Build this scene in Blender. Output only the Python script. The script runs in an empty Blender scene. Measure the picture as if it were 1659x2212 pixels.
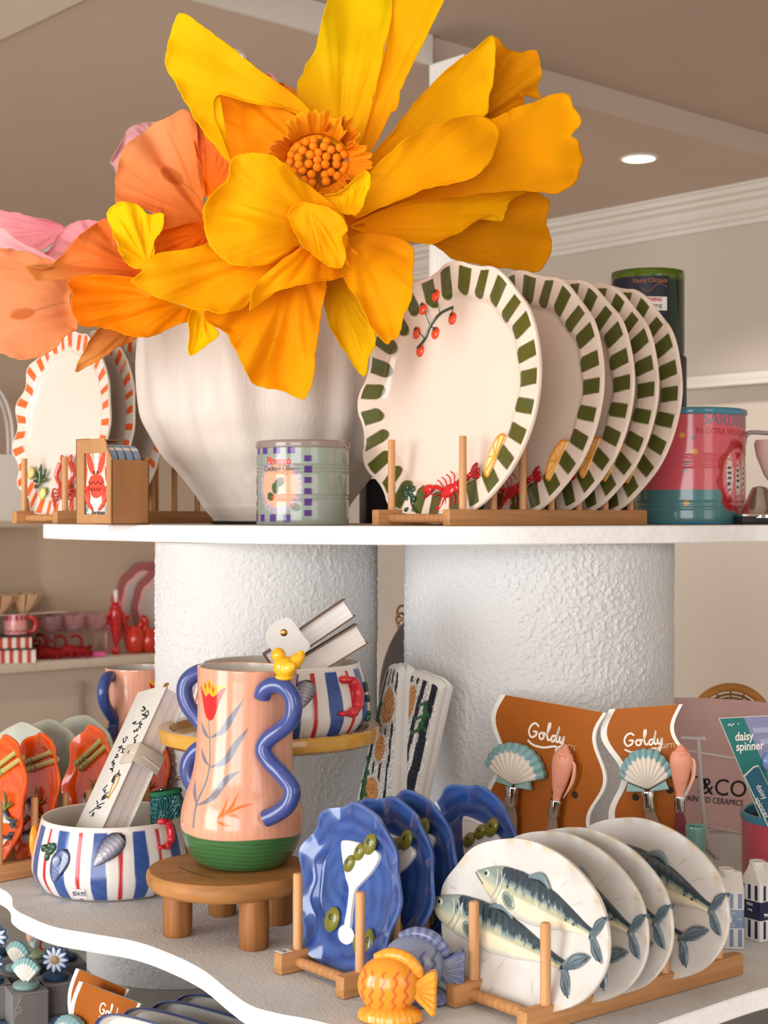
import bpy, bmesh, math, random
import numpy as np
from mathutils import Vector, Matrix, noise
random.seed(7)
SC = bpy.context.scene
COL = SC.collection
PI = math.pi
FPX, CX, HY = 3300.0, 829.5, 1115.0      # focal length, centre column and horizon row of a 1659x2212 frame
ZU, ZL, ZB, ZF = -.012, -.45, -.645, -1.45  # upper shelf, lower shelf, bottom shelf, floor (metres, camera at 0)
# ---------------- camera ----------------
cd = bpy.data.cameras.new('camera'); cam = bpy.data.objects.new('camera', cd); COL.objects.link(cam)
cam.rotation_euler = (PI/2, 0, 0)
cd.sensor_fit = 'VERTICAL'; cd.sensor_height = 36.0; cd.lens = FPX/2212*36
cd.shift_y = 9/2212; cd.clip_start = .05; cd.clip_end = 60
cd.dof.use_dof = True; cd.dof.focus_distance = 1.75; cd.dof.aperture_fstop = 14
SC.camera = cam
# ---------------- colour management ----------------
SC.view_settings.view_transform = 'Standard'; SC.view_settings.look = 'None'
SC.view_settings.exposure = -0.16; SC.view_settings.gamma = 1.0
SC.view_settings.use_curve_mapping = False
# ---------------- daylight and lamps ----------------
def lin(c):
    if isinstance(c, str):
        c = [int(c[i:i+2], 16)/255 for i in (0, 2, 4)]
    c = np.asarray(c, float)
    return np.where(c <= .04045, c/12.92, ((c+.055)/1.055)**2.4)
wd = bpy.data.worlds.new('shop_light'); SC.world = wd; wd.use_nodes = True
wd.node_tree.nodes['Background'].inputs[0].default_value = (1.0, .92, .86, 1)
wd.node_tree.nodes['Background'].inputs[1].default_value = .72
def area(name, loc, aim, sx, sy, power, col):
    l = bpy.data.lights.new(name, 'AREA'); l.shape = 'RECTANGLE'; l.size = sx; l.size_y = sy
    l.energy = power; l.color = col
    o = bpy.data.objects.new(name, l); COL.objects.link(o); o.location = loc
    o.rotation_euler = (Vector(aim)-Vector(loc)).to_track_quat('-Z', 'Y').to_euler()
    return o
area('shopfront_window_left', (-4.6, -1.6, .25), (0, 2.2, -.15), 2.6, 3.2, 275, (.95, .98, 1.0))
area('shopfront_window_front', (-1.6, -4.2, .15), (0, 2.2, -.2), 3.0, 3.0, 195, (.97, .98, 1.0))
area('shopfront_window_right', (3.4, -3.6, .8), (.2, 2.2, 0), 2.0, 2.4, 42, (1.0, .96, .92))
def spot(name, loc, power, col=(1, .93, .85)):
    l = bpy.data.lights.new(name, 'SPOT'); l.energy = power; l.color = col; l.spot_size = 1.9; l.spot_blend = .7
    l.shadow_soft_size = .05
    o = bpy.data.objects.new(name, l); COL.objects.link(o); o.location = loc
spot('downlight_beam', (1.0, 5.33, 1.20), 45)
spot('downlight_beam', (-.39, 4.1, 1.20), 30)
spot('downlight_beam', (-1.6, 6.0, 1.20), 45)
# ---------------- helpers ----------------
def P(px, py, d): return Vector(((px-CX)*d/FPX, d, (HY-py)*d/FPX))
def X(px, d): return (px-CX)*d/FPX
def Z(py, d): return (HY-py)*d/FPX
def tag(o, label=None, cat=None, group=None, kind=None):
    if label: o['label'] = label
    if cat: o['category'] = cat
    if group: o['group'] = group
    if kind: o['kind'] = kind
    return o
def mesh_obj(name, V, F, mat, parent=None, M=None, colors=None, smooth=True):
    me = bpy.data.meshes.new(name)
    V = np.asarray(V, float)
    me.from_pydata(V.tolist(), [], [list(map(int, f)) for f in F])
    if colors is not None:
        a = me.color_attributes.new('Col', 'FLOAT_COLOR', 'POINT')
        c = np.ones((len(V), 4)); c[:, :3] = colors
        a.data.foreach_set('color', c.ravel())
    me.polygons.foreach_set('use_smooth', [smooth]*len(me.polygons))
    if smooth == 'auto':
        pass
    me.materials.append(mat); me.validate(); me.update()
    o = bpy.data.objects.new(name, me); COL.objects.link(o)
    if M is not None: o.matrix_world = M
    if parent is not None: o.parent = parent
    return o
def empty(name, M, label, cat, group=None):
    o = bpy.data.objects.new(name, None); COL.objects.link(o); o.empty_display_size = .02
    o.matrix_world = M
    return tag(o, label, cat, group)
def T(x=0, y=0, z=0, rz=0, rx=0, ry=0, s=1):
    return Matrix.Translation((x, y, z)) @ Matrix.Rotation(rz, 4, 'Z') @ Matrix.Rotation(ry, 4, 'Y') @ Matrix.Rotation(rx, 4, 'X') @ Matrix.Scale(s, 4)
def frame(O, xd, zd):
    x = Vector(xd).normalized(); z = Vector(zd); z = (z - x*z.dot(x)).normalized(); y = z.cross(x)
    M = Matrix((x, y, z)).transposed().to_4x4(); M.translation = O
    return M
def dup(root, M, label=None, group=None):
    r = root.copy(); COL.objects.link(r); r.matrix_world = M
    if label: r['label'] = label
    if group: r['group'] = group
    for ch in list(root.children):
        c = ch.copy(); COL.objects.link(c); c.parent = r; c.matrix_parent_inverse = ch.matrix_parent_inverse.copy()
        for g in ch.children:
            d = g.copy(); COL.objects.link(d); d.parent = c; d.matrix_parent_inverse = g.matrix_parent_inverse.copy()
    return r
def gridfaces(nu, nv, closev=False, closeu=False, off=0, flip=False):
    F = []
    for i in range(nu if closeu else nu-1):
        i2 = (i+1) % nu
        for j in range(nv if closev else nv-1):
            j2 = (j+1) % nv
            f = (off+i*nv+j, off+i*nv+j2, off+i2*nv+j2, off+i2*nv+j)
            F.append(f[::-1] if flip else f)
    return F
def catmull(pts, n=8, closed=False):
    p = np.asarray(pts, float); N = len(p); out = []
    for i in range(N if closed else N-1):
        if closed: a, b, c, d = p[(i-1) % N], p[i], p[(i+1) % N], p[(i+2) % N]
        else: a, b, c, d = p[max(i-1, 0)], p[i], p[i+1], p[min(i+2, N-1)]
        for k in range(n):
            t = k/n
            out.append(.5*((2*b)+(-a+c)*t+(2*a-5*b+4*c-d)*t*t+(-a+3*b-3*c+d)*t**3))
    if not closed: out.append(p[-1])
    return np.array(out)
class K:
    """collects primitives and their paint, builds ONE mesh"""
    def __init__(s): s.V = []; s.F = []; s.C = []; s.n = 0
    def add(s, V, F, col):
        V = np.asarray(V, float)
        c = col(V) if callable(col) else np.tile(lin(col), (len(V), 1))
        s.V.append(V); s.C.append(c); s.F += [[i+s.n for i in f] for f in F]; s.n += len(V)
        return s
    def loft(s, rings, col, cap0=True, cap1=True):
        rings = np.asarray(rings, float); nu, nv = rings.shape[:2]
        V = rings.reshape(-1, 3); F = gridfaces(nu, nv, True); V2 = [V]; k = nu*nv
        if cap0:
            V2.append(rings[0].mean(0)[None]); F += [(k, (j+1) % nv, j) for j in range(nv)]; k += 1
        if cap1:
            b = (nu-1)*nv; V2.append(rings[-1].mean(0)[None]); F += [(k, b+j, b+(j+1) % nv) for j in range(nv)]
        return s.add(np.vstack(V2), F, col)
    def lathe(s, prof, col, seg=48, c=(0, 0, 0), cap0=True, cap1=True, rfun=None):
        a = np.arange(seg)*2*PI/seg; rings = []
        for r, z in prof:
            rr = r*(rfun(a, z) if rfun else 1)
            rings.append(np.stack([c[0]+rr*np.cos(a), c[1]+rr*np.sin(a), np.full(seg, c[2]+z)], 1))
        return s.loft(rings, col, cap0, cap1)
    def tube(s, pts, r, col, seg=10, n=0, flat=1.0, flatdir=None):
        p = np.asarray(pts, float)
        r = np.full(len(p), r, float) if np.isscalar(r) else np.asarray(r, float)
        if n:
            q = catmull(np.column_stack([p, r]), n); p, r = q[:, :3], np.maximum(q[:, 3], 1e-5)
        t = np.gradient(p, axis=0); t /= np.linalg.norm(t, axis=1)[:, None]+1e-12
        up = np.array(flatdir if flatdir is not None else (0, 1, 0.01), float)
        if flatdir is None and abs(t[0] @ up) > .9: up = np.array((1., 0, 0))
        a = np.arange(seg)*2*PI/seg; rings = []
        for i in range(len(p)):
            u = up - t[i]*(up @ t[i]); nn = np.linalg.norm(u)
            u = u/nn if nn > 1e-6 else np.array((1., 0, 0))
            if flatdir is None: up = u
            w = np.cross(t[i], u)
            rings.append(p[i]+r[i]*(np.cos(a)[:, None]*w+flat*np.sin(a)[:, None]*u))
        return s.loft(rings, col)
    def ell(s, c, r, col, rot=(0, 0, 0), nu=10, nv=16):
        if np.isscalar(r): r = (r, r, r)
        ph = np.linspace(0.02, PI-.02, nu); a = np.arange(nv)*2*PI/nv
        R = np.array((Matrix.Rotation(rot[2], 3, 'Z') @ Matrix.Rotation(rot[1], 3, 'Y') @ Matrix.Rotation(rot[0], 3, 'X')))
        rings = []
        for q in ph:
            v = np.stack([r[0]*np.sin(q)*np.cos(a), r[1]*np.sin(q)*np.sin(a), np.full(nv, -r[2]*np.cos(q))], 1)
            rings.append(v @ R.T + np.asarray(c, float))
        return s.loft(rings, col)
    def box(s, c, size, col, bev=.0, R=None, seg=2):
        bm = bmesh.new(); bmesh.ops.create_cube(bm, size=1)
        for v in bm.verts: v.co = Vector((v.co.x*size[0], v.co.y*size[1], v.co.z*size[2]))
        if bev: bmesh.ops.bevel(bm, geom=bm.edges[:], offset=bev, segments=seg, profile=.5, affect='EDGES')
        bm.verts.index_update()
        V = np.array([v.co[:] for v in bm.verts]); F = [[v.index for v in f.verts] for f in bm.faces]; bm.free()
        if R is not None: V = V @ np.array(R).T
        return s.add(V+np.asarray(c, float), F, col)
    def prism(s, poly, y0, y1, col, bev=0.0, edgecol=None):
        """poly in local x,z; front face at y0 (viewer side), back at y1"""
        p = np.asarray(poly, float)
        area2 = np.sum(p[:, 0]*np.roll(p[:, 1], -1)-np.roll(p[:, 0], -1)*p[:, 1])
        if area2 < 0: p = p[::-1]
        n = len(p)
        rings = []
        if bev:
            c = p.mean(0); nrm = np.roll(p, -1, 0)-np.roll(p, 1, 0); nrm = np.stack([nrm[:, 1], -nrm[:, 0]], 1)
            nrm /= np.linalg.norm(nrm, axis=1)[:, None]+1e-12
            rings = [(p-nrm*bev, y0), (p, y0+bev*(1 if y1 > y0 else -1)), (p, y1)]
        else: rings = [(p, y0), (p, y1)]
        V = np.vstack([np.column_stack([q[:, 0], np.full(n, y), q[:, 1]]) for q, y in rings])
        F = gridfaces(len(rings), n, True, flip=True)
        F.append(list(range(n))); F.append(list(range((len(rings)-1)*n, len(rings)*n))[::-1])
        s.add(V, F, col)
        return s
    def strip(s, pts, w, y, th, col, n=6):
        """flat brush stroke (x,z points) with width w (scalar/list), thickness th"""
        p = np.asarray(pts, float); w = np.full(len(p), w, float) if np.isscalar(w) else np.asarray(w, float)
        q = catmull(np.column_stack([p, w]), n) if n else np.column_stack([p, w])
        p, w = q[:, :2], q[:, 2]; t = np.gradient(p, axis=0); t /= np.linalg.norm(t, axis=1)[:, None]+1e-12
        nr = np.stack([-t[:, 1], t[:, 0]], 1); a, b = p+nr*w[:, None]/2, p-nr*w[:, None]/2
        rings = [np.stack([[a[i, 0], y, a[i, 1]], [b[i, 0], y, b[i, 1]], [b[i, 0], y+th, b[i, 1]], [a[i, 0], y+th, a[i, 1]]]) for i in range(len(p))]
        return s.loft(rings, col)
    def build(s, name, mat, parent=None, M=None, smooth=True, weld=False):
        V = np.vstack(s.V); C = np.vstack(s.C)
        o = mesh_obj(name, V, s.F, mat, None, None, C, smooth)
        if M is not None: o.matrix_world = M
        if parent is not None:
            o.parent = parent
        if smooth:
            md = None
            try:
                o.data.set_sharp_from_angle(angle=math.radians(42))
            except Exception: pass
        return o
# numpy paint masks in a 2-D plane
def ss(d, w): return np.clip(.5-d/w, 0, 1)
def over(c, m, col):
    col = lin(col); m = np.asarray(m, float)[:, None]; return c*(1-m)+col*m
def m_ell(x, z, cx, cz, rx, rz, ang=0, w=.001):
    ca, sa = math.cos(ang), math.sin(ang); u = (x-cx)*ca+(z-cz)*sa; v = -(x-cx)*sa+(z-cz)*ca
    q = np.sqrt((u/rx)**2+(v/rz)**2); return ss((q-1)*min(rx, rz), w)
def m_line(x, z, pts, wd, w=.001, n=5):
    p = np.asarray(pts, float); wd = np.full(len(p), wd, float) if np.isscalar(wd) else np.asarray(wd, float)
    q = catmull(np.column_stack([p, wd]), n) if n else np.column_stack([p, wd]); best = np.full(len(x), 1e9)
    for i in range(len(q)-1):
        ax, az, aw = q[i]; bx, bz, bw = q[i+1]; dx, dz = bx-ax, bz-az; L = dx*dx+dz*dz+1e-15
        t = np.clip(((x-ax)*dx+(z-az)*dz)/L, 0, 1)
        best = np.minimum(best, np.hypot(x-ax-t*dx, z-az-t*dz)-(aw+(bw-aw)*t)/2)
    return ss(best, w)
def m_poly(x, z, poly):
    p = np.asarray(poly, float); ins = np.zeros(len(x), bool); n = len(p)
    for i in range(n):
        x1, z1 = p[i]; x2, z2 = p[(i+1) % n]
        if z1 == z2: continue
        ins ^= ((z1 > z) != (z2 > z)) & (x < (x2-x1)*(z-z1)/(z2-z1)+x1)
    return ins.astype(float)
def hnoise(V, s, o=0.0):
    return np.array([noise.noise(Vector((v[0]*s+o, v[1]*s, v[2]*s))) for v in V])
# ---------------- materials ----------------
def newmat(name):
    m = bpy.data.materials.new(name); m.use_nodes = True; nt = m.node_tree
    b = nt.nodes['Principled BSDF']
    return m, nt, b
def link(nt, a, b): nt.links.new(a, b)
def colnode(nt):
    n = nt.nodes.new('ShaderNodeAttribute'); n.attribute_name = 'Col'; return n
def setp(b, **k):
    for n, v in k.items():
        n = n.replace('_', ' ')
        if n in b.inputs: b.inputs[n].default_value = v
def bump(nt, b, scale, strength, dist=.001, detail=3, stretch=None, rough=.6, kind='noise'):
    tc = nt.nodes.new('ShaderNodeTexCoord'); src = tc.outputs['Object']
    if stretch:
        mp = nt.nodes.new('ShaderNodeMapping'); mp.inputs['Scale'].default_value = stretch
        link(nt, src, mp.inputs[0]); src = mp.outputs[0]
    if kind == 'noise':
        t = nt.nodes.new('ShaderNodeTexNoise'); t.inputs['Detail'].default_value = detail; t.inputs['Roughness'].default_value = rough
        out = t.outputs[0]
    else:
        t = nt.nodes.new('ShaderNodeTexVoronoi'); out = t.outputs['Distance']
    t.inputs['Scale'].default_value = scale; link(nt, src, t.inputs['Vector'])
    bp = nt.nodes.new('ShaderNodeBump'); bp.inputs['Strength'].default_value = strength; bp.inputs['Distance'].default_value = dist
    link(nt, out, bp.inputs['Height'])
    prev = b.inputs['Normal'].links
    if prev: link(nt, prev[0].from_socket, bp.inputs['Normal'])
    link(nt, bp.outputs[0], b.inputs['Normal'])
    return t
def colored(name, rough=.5, metal=0, spec=.5, coat=0, bmp=None, var=0, trans=0, ior=1.45, emis=0, varscale=(8, 8, 8)):
    m, nt, b = newmat(name); a = colnode(nt); src = a.outputs['Color']
    if var:
        tc = nt.nodes.new('ShaderNodeTexCoord'); mp = nt.nodes.new('ShaderNodeMapping'); mp.inputs['Scale'].default_value = varscale
        link(nt, tc.outputs['Object'], mp.inputs[0])
        t = nt.nodes.new('ShaderNodeTexNoise'); t.inputs['Scale'].default_value = 1; t.inputs['Detail'].default_value = 5
        link(nt, mp.outputs[0], t.inputs['Vector'])
        mr = nt.nodes.new('ShaderNodeMapRange'); mr.inputs['From Min'].default_value = .3; mr.inputs['From Max'].default_value = .7
        mr.inputs['To Min'].default_value = 1-var; mr.inputs['To Max'].default_value = 1+var*.6
        link(nt, t.outputs[0], mr.inputs[0])
        mx = nt.nodes.new('ShaderNodeVectorMath'); mx.operation = 'SCALE'
        link(nt, src, mx.inputs[0]); link(nt, mr.outputs[0], mx.inputs['Scale']); src = mx.outputs[0]
    link(nt, src, b.inputs['Base Color'])
    setp(b, Roughness=rough, Metallic=metal, Specular_IOR_Level=spec, Coat_Weight=coat, Coat_Roughness=.05, Transmission_Weight=trans, IOR=ior)
    if bmp: bump(nt, b, *bmp)
    return m
GLAZE = colored('glazed_ceramic', .16, coat=.3, bmp=(38, .12, .004, 2))
GLAZEW = colored('wavy_glazed_ceramic', .13, coat=.5, bmp=(30, .35, .006, 2), var=.10, varscale=(14, 14, 30))
GLAZEB = colored('brushed_glaze', .14, coat=.4, bmp=(40, .15, .004, 2), var=.16, varscale=(10, 60, 60))
MATTE = colored('matte_paint', .7, spec=.25)
SATIN = colored('satin_paint', .42, spec=.4, bmp=(60, .06, .002, 2))
PAPERM = colored('card_stock', .6, spec=.3, var=.04, varscale=(30, 30, 30))
KRAFT = colored('corrugated_card', .8, spec=.15, bmp=(1, .25, .0006, 2, (900, 900, 8)), var=.10, varscale=(40, 40, 4))
WOODV = colored('oiled_wood', .5, spec=.35, var=.22, varscale=(240, 240, 9), bmp=(1, .12, .0008, 3, (260, 260, 12)))
WOODY = colored('bamboo_wood', .5, spec=.35, var=.2, varscale=(240, 7, 240), bmp=(1, .12, .0008, 3, (260, 10, 260)))
WOODX = colored('acacia_wood', .5, spec=.35, var=.28, varscale=(9, 45, 70), bmp=(1, .14, .001, 3, (20, 150, 150)))
CHROME = colored('chrome', .1, metal=1)
BRASS = colored('brass', .25, metal=1)
FABRIC = colored('woven_fabric', .85, spec=.1, bmp=(900, .5, .0008, 2))
BEADS = colored('glass_beads', .35, spec=.5, bmp=(380, 1.0, .004, 1, None, .5, 'voronoi'))
PLASTER = colored('stippled_plaster', .85, spec=.2, bmp=(420, .6, .0012, 3, None, .6))
SHELFTOP = colored('sanded_shelf_paint', .85, spec=.2, bmp=(330, .8, .0022, 3, None, .6), var=.10, varscale=(14, 14, 14))
WALLM = colored('wall_paint', .8, spec=.2, bmp=(60, .05, .002, 3), var=.03, varscale=(1.2, 1.2, 1.2))
POTM = colored('brushed_plaster_pot', .5, spec=.35, bmp=(1, .25, .003, 4, (220, 220, 7)), var=.05, varscale=(60, 60, 4))
GLASSG = colored('coloured_glass', .05, trans=.9, ior=1.3)
GREENG = colored('green_bottle_glass', .05, trans=.55, ior=1.45)
def papermat(name):
    m, nt, b = newmat(name); a = colnode(nt)
    tc = nt.nodes.new('ShaderNodeTexCoord')
    t = nt.nodes.new('ShaderNodeTexNoise'); t.inputs['Scale'].default_value = 16; t.inputs['Detail'].default_value = 6
    link(nt, tc.outputs['Object'], t.inputs['Vector'])
    mr = nt.nodes.new('ShaderNodeMapRange'); mr.inputs['From Min'].default_value = .3; mr.inputs['From Max'].default_value = .7
    mr.inputs['To Min'].default_value = .94; mr.inputs['To Max'].default_value = 1.04
    link(nt, t.outputs[0], mr.inputs[0])
    mx = nt.nodes.new('ShaderNodeVectorMath'); mx.operation = 'SCALE'
    link(nt, a.outputs['Color'], mx.inputs[0]); link(nt, mr.outputs[0], mx.inputs['Scale'])
    link(nt, mx.outputs[0], b.inputs['Base Color']); setp(b, Roughness=.7, Specular_IOR_Level=.12)
    bump(nt, b, 9, .2, .005, 4, None, .55); bump(nt, b, 1, .25, .0015, 5, (90, 90, 22), .65); bump(nt, b, 330, .3, .0008, 2)
    tr = nt.nodes.new('ShaderNodeBsdfTranslucent'); link(nt, mx.outputs[0], tr.inputs['Color'])
    ms = nt.nodes.new('ShaderNodeMixShader'); ms.inputs[0].default_value = .22
    link(nt, b.outputs[0], ms.inputs[1]); link(nt, tr.outputs[0], ms.inputs[2])
    link(nt, ms.outputs[0], nt.nodes['Material Output'].inputs['Surface'])
    return m
PETAL = papermat('crepe_paper')
def glow(name, col, s):
    m, nt, b = newmat(name); setp(b, Base_Color=(*lin(col), 1), Emission_Color=(*lin(col), 1), Emission_Strength=s); return m
LAMP = glow('lamp_diffuser', 'FFFDF4', 9)
def text_arr(s, size, align='CENTER', bold=0.0, shear=0, spacing=1.0, depth=.0002):
    cu = bpy.data.curves.new('lettering', 'FONT'); cu.body = s; cu.size = size; cu.align_x = align; cu.align_y = 'CENTER'
    cu.extrude = depth; cu.offset = bold; cu.shear = shear; cu.space_character = spacing; cu.resolution_u = 3
    o = bpy.data.objects.new('lettering', cu); COL.objects.link(o)
    me = o.to_mesh(); V = np.array([v.co[:] for v in me.vertices]).reshape(-1, 3); F = [list(p.vertices) for p in me.polygons]
    o.to_mesh_clear(); bpy.data.objects.remove(o); bpy.data.curves.remove(cu)
    return V, F
def add_text(k, s, size, x, z, y, col, ang=0, sx=1, cyl=None, yoff=.0004, **kw):
    """text in the local x/z plane at depth y, or wrapped on a cylinder (radius cyl, axis z, front = -y)"""
    V, F = text_arr(s, size, **kw)
    ca, sa = math.cos(ang), math.sin(ang); u = V[:, 0]*sx; v = V[:, 1]; h = V[:, 2]
    if cyl is None:
        W = np.column_stack([x+u*ca-v*sa, y-yoff-h, z+u*sa+v*ca])
    else:
        arc = x+u*ca-v*sa; th = arc/cyl; r = cyl+yoff+h
        W = np.column_stack([r*np.sin(th), -r*np.cos(th), z+u*sa+v*ca])
    return k.add(W, F, col)
# ================= THE ROOM =================
e1 = Vector((.743, .669, 0)); e2 = Vector((-.669, .743, 0))
def quadwall(name, p, u, L, z0, z1, col, th=.08, mat=WALLM, kind='structure'):
    """upright slab from point p along u, thickness away to u x z side"""
    n = Vector((-u.y, u.x, 0))
    k = K(); k.box((L/2, th/2, (z0+z1)/2), (L, th, z1-z0), col)
    M = Matrix((Vector((u.x, u.y, 0)), n, Vector((0, 0, 1)))).transposed().to_4x4(); M.translation = (p.x, p.y, 0)
    return tag(k.build(name, mat, None, M, smooth=False), kind=kind)
W0 = Vector((-1.76, 7.0, 0)); CR = W0+e1*1.569
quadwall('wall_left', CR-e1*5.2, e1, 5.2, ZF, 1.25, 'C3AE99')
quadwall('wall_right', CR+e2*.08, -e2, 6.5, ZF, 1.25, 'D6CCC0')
k = K(); k.box((0, 3.5, ZF-.05), (14, 16, .1), 'D2C3B2'); tag(k.build('floor', WALLM, smooth=False), kind='structure')
# ceiling B (far, lower) and A (near, higher) split along a line parallel e1 through px927 at d4.23
SP = Vector((X(927, 4.23), 4.23, 0))
def slab(name, poly, z0, z1, col, mat=WALLM, kind='structure'):
    n = len(poly); V = [(p.x, p.y, z0) for p in poly]+[(p.x, p.y, z1) for p in poly]
    F = [list(range(n))[::-1], list(range(n, 2*n))]+[[i, (i+1) % n, n+(i+1) % n, n+i] for i in range(n)]
    return tag(mesh_obj(name, V, F, mat, colors=np.tile(lin(col), (2*n, 1)), smooth=False), kind=kind)
CEILC = 'D0BFB1'
slab('ceiling', [SP-e1*7, SP+e1*6, SP+e1*6+e2*7, SP-e1*7+e2*7], 1.25, 1.33, CEILC)
slab('ceiling', [SP-e1*7-e2*6, SP+e1*6-e2*6, SP+e1*6, SP-e1*7], 1.33, 1.40, 'C2B0A2')
# white painted bulkhead running to the pillar, and an added slab at top left, its paler colour standing in for stronger light
slab('trim_1', [SP-e1*6, SP+e1*.0, SP+e1*.0-e2*.015, SP-e1*6-e2*.015], 1.248, 1.329, 'E6DFD6')
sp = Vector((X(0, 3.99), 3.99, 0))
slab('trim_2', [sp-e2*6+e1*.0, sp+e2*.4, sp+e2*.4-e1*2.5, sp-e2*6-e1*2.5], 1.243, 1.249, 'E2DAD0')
# fluted pillar
k = K(); a = []
nfl = 9; w = .135
for side in range(4):
    for i in range(nfl*6):
        t = i/(nfl*6); u = (t-.5)*w; dep = -.0035*abs(math.sin(t*nfl*PI))**.5 if .04 < t < .96 else 0
        v = -(w/2+dep)
        c, s_ = math.cos(side*PI/2), math.sin(side*PI/2)
        a.append((u*c-v*s_, u*s_+v*c))
a = np.array(a); rings = [np.column_stack([a, np.full(len(a), z)]) for z in (ZF, 1.25)]
k.loft(rings, 'F0ECE6'); PC = SP+e1*.068-e2*.068
M = Matrix((e1, e2, Vector((0, 0, 1)))).transposed().to_4x4(); M.translation = (PC.x+.0, PC.y, 0)
tag(k.build('trim_3', SATIN, None, M), kind='structure')
# cornice along both walls
prof = [(0, 0), (.0, .13), (.014, .135), (.016, .118), (.03, .112), (.034, .10), (.05, .09), (.058, .074), (.062, .06), (.085, .05), (.088, .036), (.11, .03), (.112, .012), (.125, .01), (.125, 0)]
def cornice(name, p, u, L, n):
    rings = []
    for s_ in (0, L):
        rings.append([((p+u*s_+n*q[0]).x, (p+u*s_+n*q[0]).y, 1.25-q[1]) for q in prof])
    k = K(); k.loft(rings, 'EDE7DF'); tag(k.build(name, SATIN, smooth=False), kind='structure')
cornice('trim_4', CR, -e2, 6.3, -e1)
cornice('trim_5', CR, -e1, 5.1, -e2)
# picture ledge on the right wall
q = CR-e2*1.4
k = K(); L = 3.0
for (dz, dp, th) in ((.0, .05, .012),):
    k.box((0, 0, 0), (L, dp, th), 'E4DDD5', .002)
k.box((0, .012, .02), (L, .02, .04), 'E4DDD5', .002)
M = Matrix((-e2, -e1, Vector((0, 0, 1)))).transposed().to_4x4()
LP = q-e2*(L/2)-e1*.03; LP.z = .505; M.translation = LP
tag(k.build('picture_ledge', SATIN, None, M), 'thin white picture ledge fixed to the pale right-hand wall', 'ledge')
def downlight(px, py, label):
    d = FPX*1.25/(HY-py); r = .056
    e = empty('downlight', T(X(px, d), d, 1.25), label, 'ceiling light', 'recessed ceiling downlights')
    k = K(); k.lathe([(r*1.18, -.001), (r*1.2, -.004), (r, -.006), (r*.97, -.002)], 'F4F1EA', 40, cap0=False, cap1=False); k.build('trim_ring', SATIN, e, None)
    mesh = K(); mesh.lathe([(r*.96, -.003), (r*.5, -.0035)], 'FFFFFF', 32, cap0=False); mesh.build('diffuser', LAMP, e)
downlight(1380, 341, 'round recessed downlight glowing on the ceiling right of the yellow flower')
downlight(480, 120, 'round recessed downlight half hidden behind the top left yellow petal')
# cabinet front and glass-like shelf slab on the left wall
def onleft(px, off=0):  # plan point on the left wall at image column px, off metres in front of it
    o = W0-e2*off; m = (px-CX)/FPX
    t = (m*o.y-o.x)/(e1.x-m*e1.y); return o+e1*t
SHD = .30
pL = onleft(-250, 0); zs = Z(1432, onleft(60, SHD).y)
k = K(); k.box((1.1, -SHD/2, zs-.02), (2.6, SHD, .04), 'C9BBAA', .003)
M = Matrix((e1, e2, Vector((0, 0, 1)))).transposed().to_4x4(); M.translation = (pL.x, pL.y, 0)
tag(k.build('wall_shelf', SATIN, None, M), 'long pale wall shelf carrying pink glasses and red lobsters', 'shelf')
k = K(); k.box((1.1, -SHD/2+.02, (zs-.041+ZF)/2), (2.6, SHD-.04, zs-.041-ZF), 'B9AA9A', .003)
for i in range(4):
    k.box((.15+i*.65, -SHD+.012, (zs-.08+ZF)/2), (.008, .02, zs-.12-ZF), '9C8D7D')
tag(k.build('wall_cabinet', SATIN, None, M), 'tall beige cabinet front below the shelf of pink glasses', 'cabinet')
k = K(); xa, xb = X(-420, 2.9), X(84, 2.9); k.box(((xa+xb)/2, 3.1, (ZF-.62)/2), (xb-xa, .4, -.62-ZF), 'F0EDE8', .004)
tag(k.build('storage_cabinet', SATIN, None), 'plain white cabinet behind the grey blocks at the lower left', 'cabinet')
# ================= DISPLAY STAND =================
lowf = [(0,1920),(27,1961),(62,1982),(116,2003),(193,2017),(289,2034),(366,2061),(436,2096),(494,2142),(540,2173),(598,2190),(668,2203),(760,2225),(900,2250),(1050,2262),(1200,2258),(1350,2235),(1495,2187),(1659,2134),(1800,2112)]
def plan_from_edge(pts, z): return [(X(px, -z*FPX/(py-HY)), -z*FPX/(py-HY)) for px, py in pts]
low = plan_from_edge(lowf, ZL)
low = [(-.78, 2.35), (-.62, 2.02)]+low+[(.66, 1.52), (.8, 1.7), (.82, 2.1), (.7, 2.5), (.3, 2.62), (-.2, 2.55), (-.6, 2.6)]
upf = [(-.535, 2.42), (-.50, 2.31), (-.40, 2.17), (-.28, 2.02), (-.15, 1.90), (0, 1.83), (.12, 1.825), (.24, 1.87), (.38, 1.95), (.52, 2.06), (.68, 2.12), (.85, 2.2), (.9, 2.45), (.75, 2.75), (.4, 2.85), (0, 2.75), (-.3, 2.72), (-.5, 2.6)]
botf = [(-1.0, 2.3), (-.9, 1.9), (-.6, 1.72), (-.3, 1.55), (0, 1.42), (.4, 1.36), (.8, 1.45), (1.0, 1.9), (.9, 2.6), (.2, 2.8), (-.6, 2.75)]
stand = empty('display_stand', T(.1, 2.2, ZF), 'tiered white plaster display stand with wavy shelves on round columns', 'display stand')
inv = stand.matrix_world.inverted()
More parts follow.
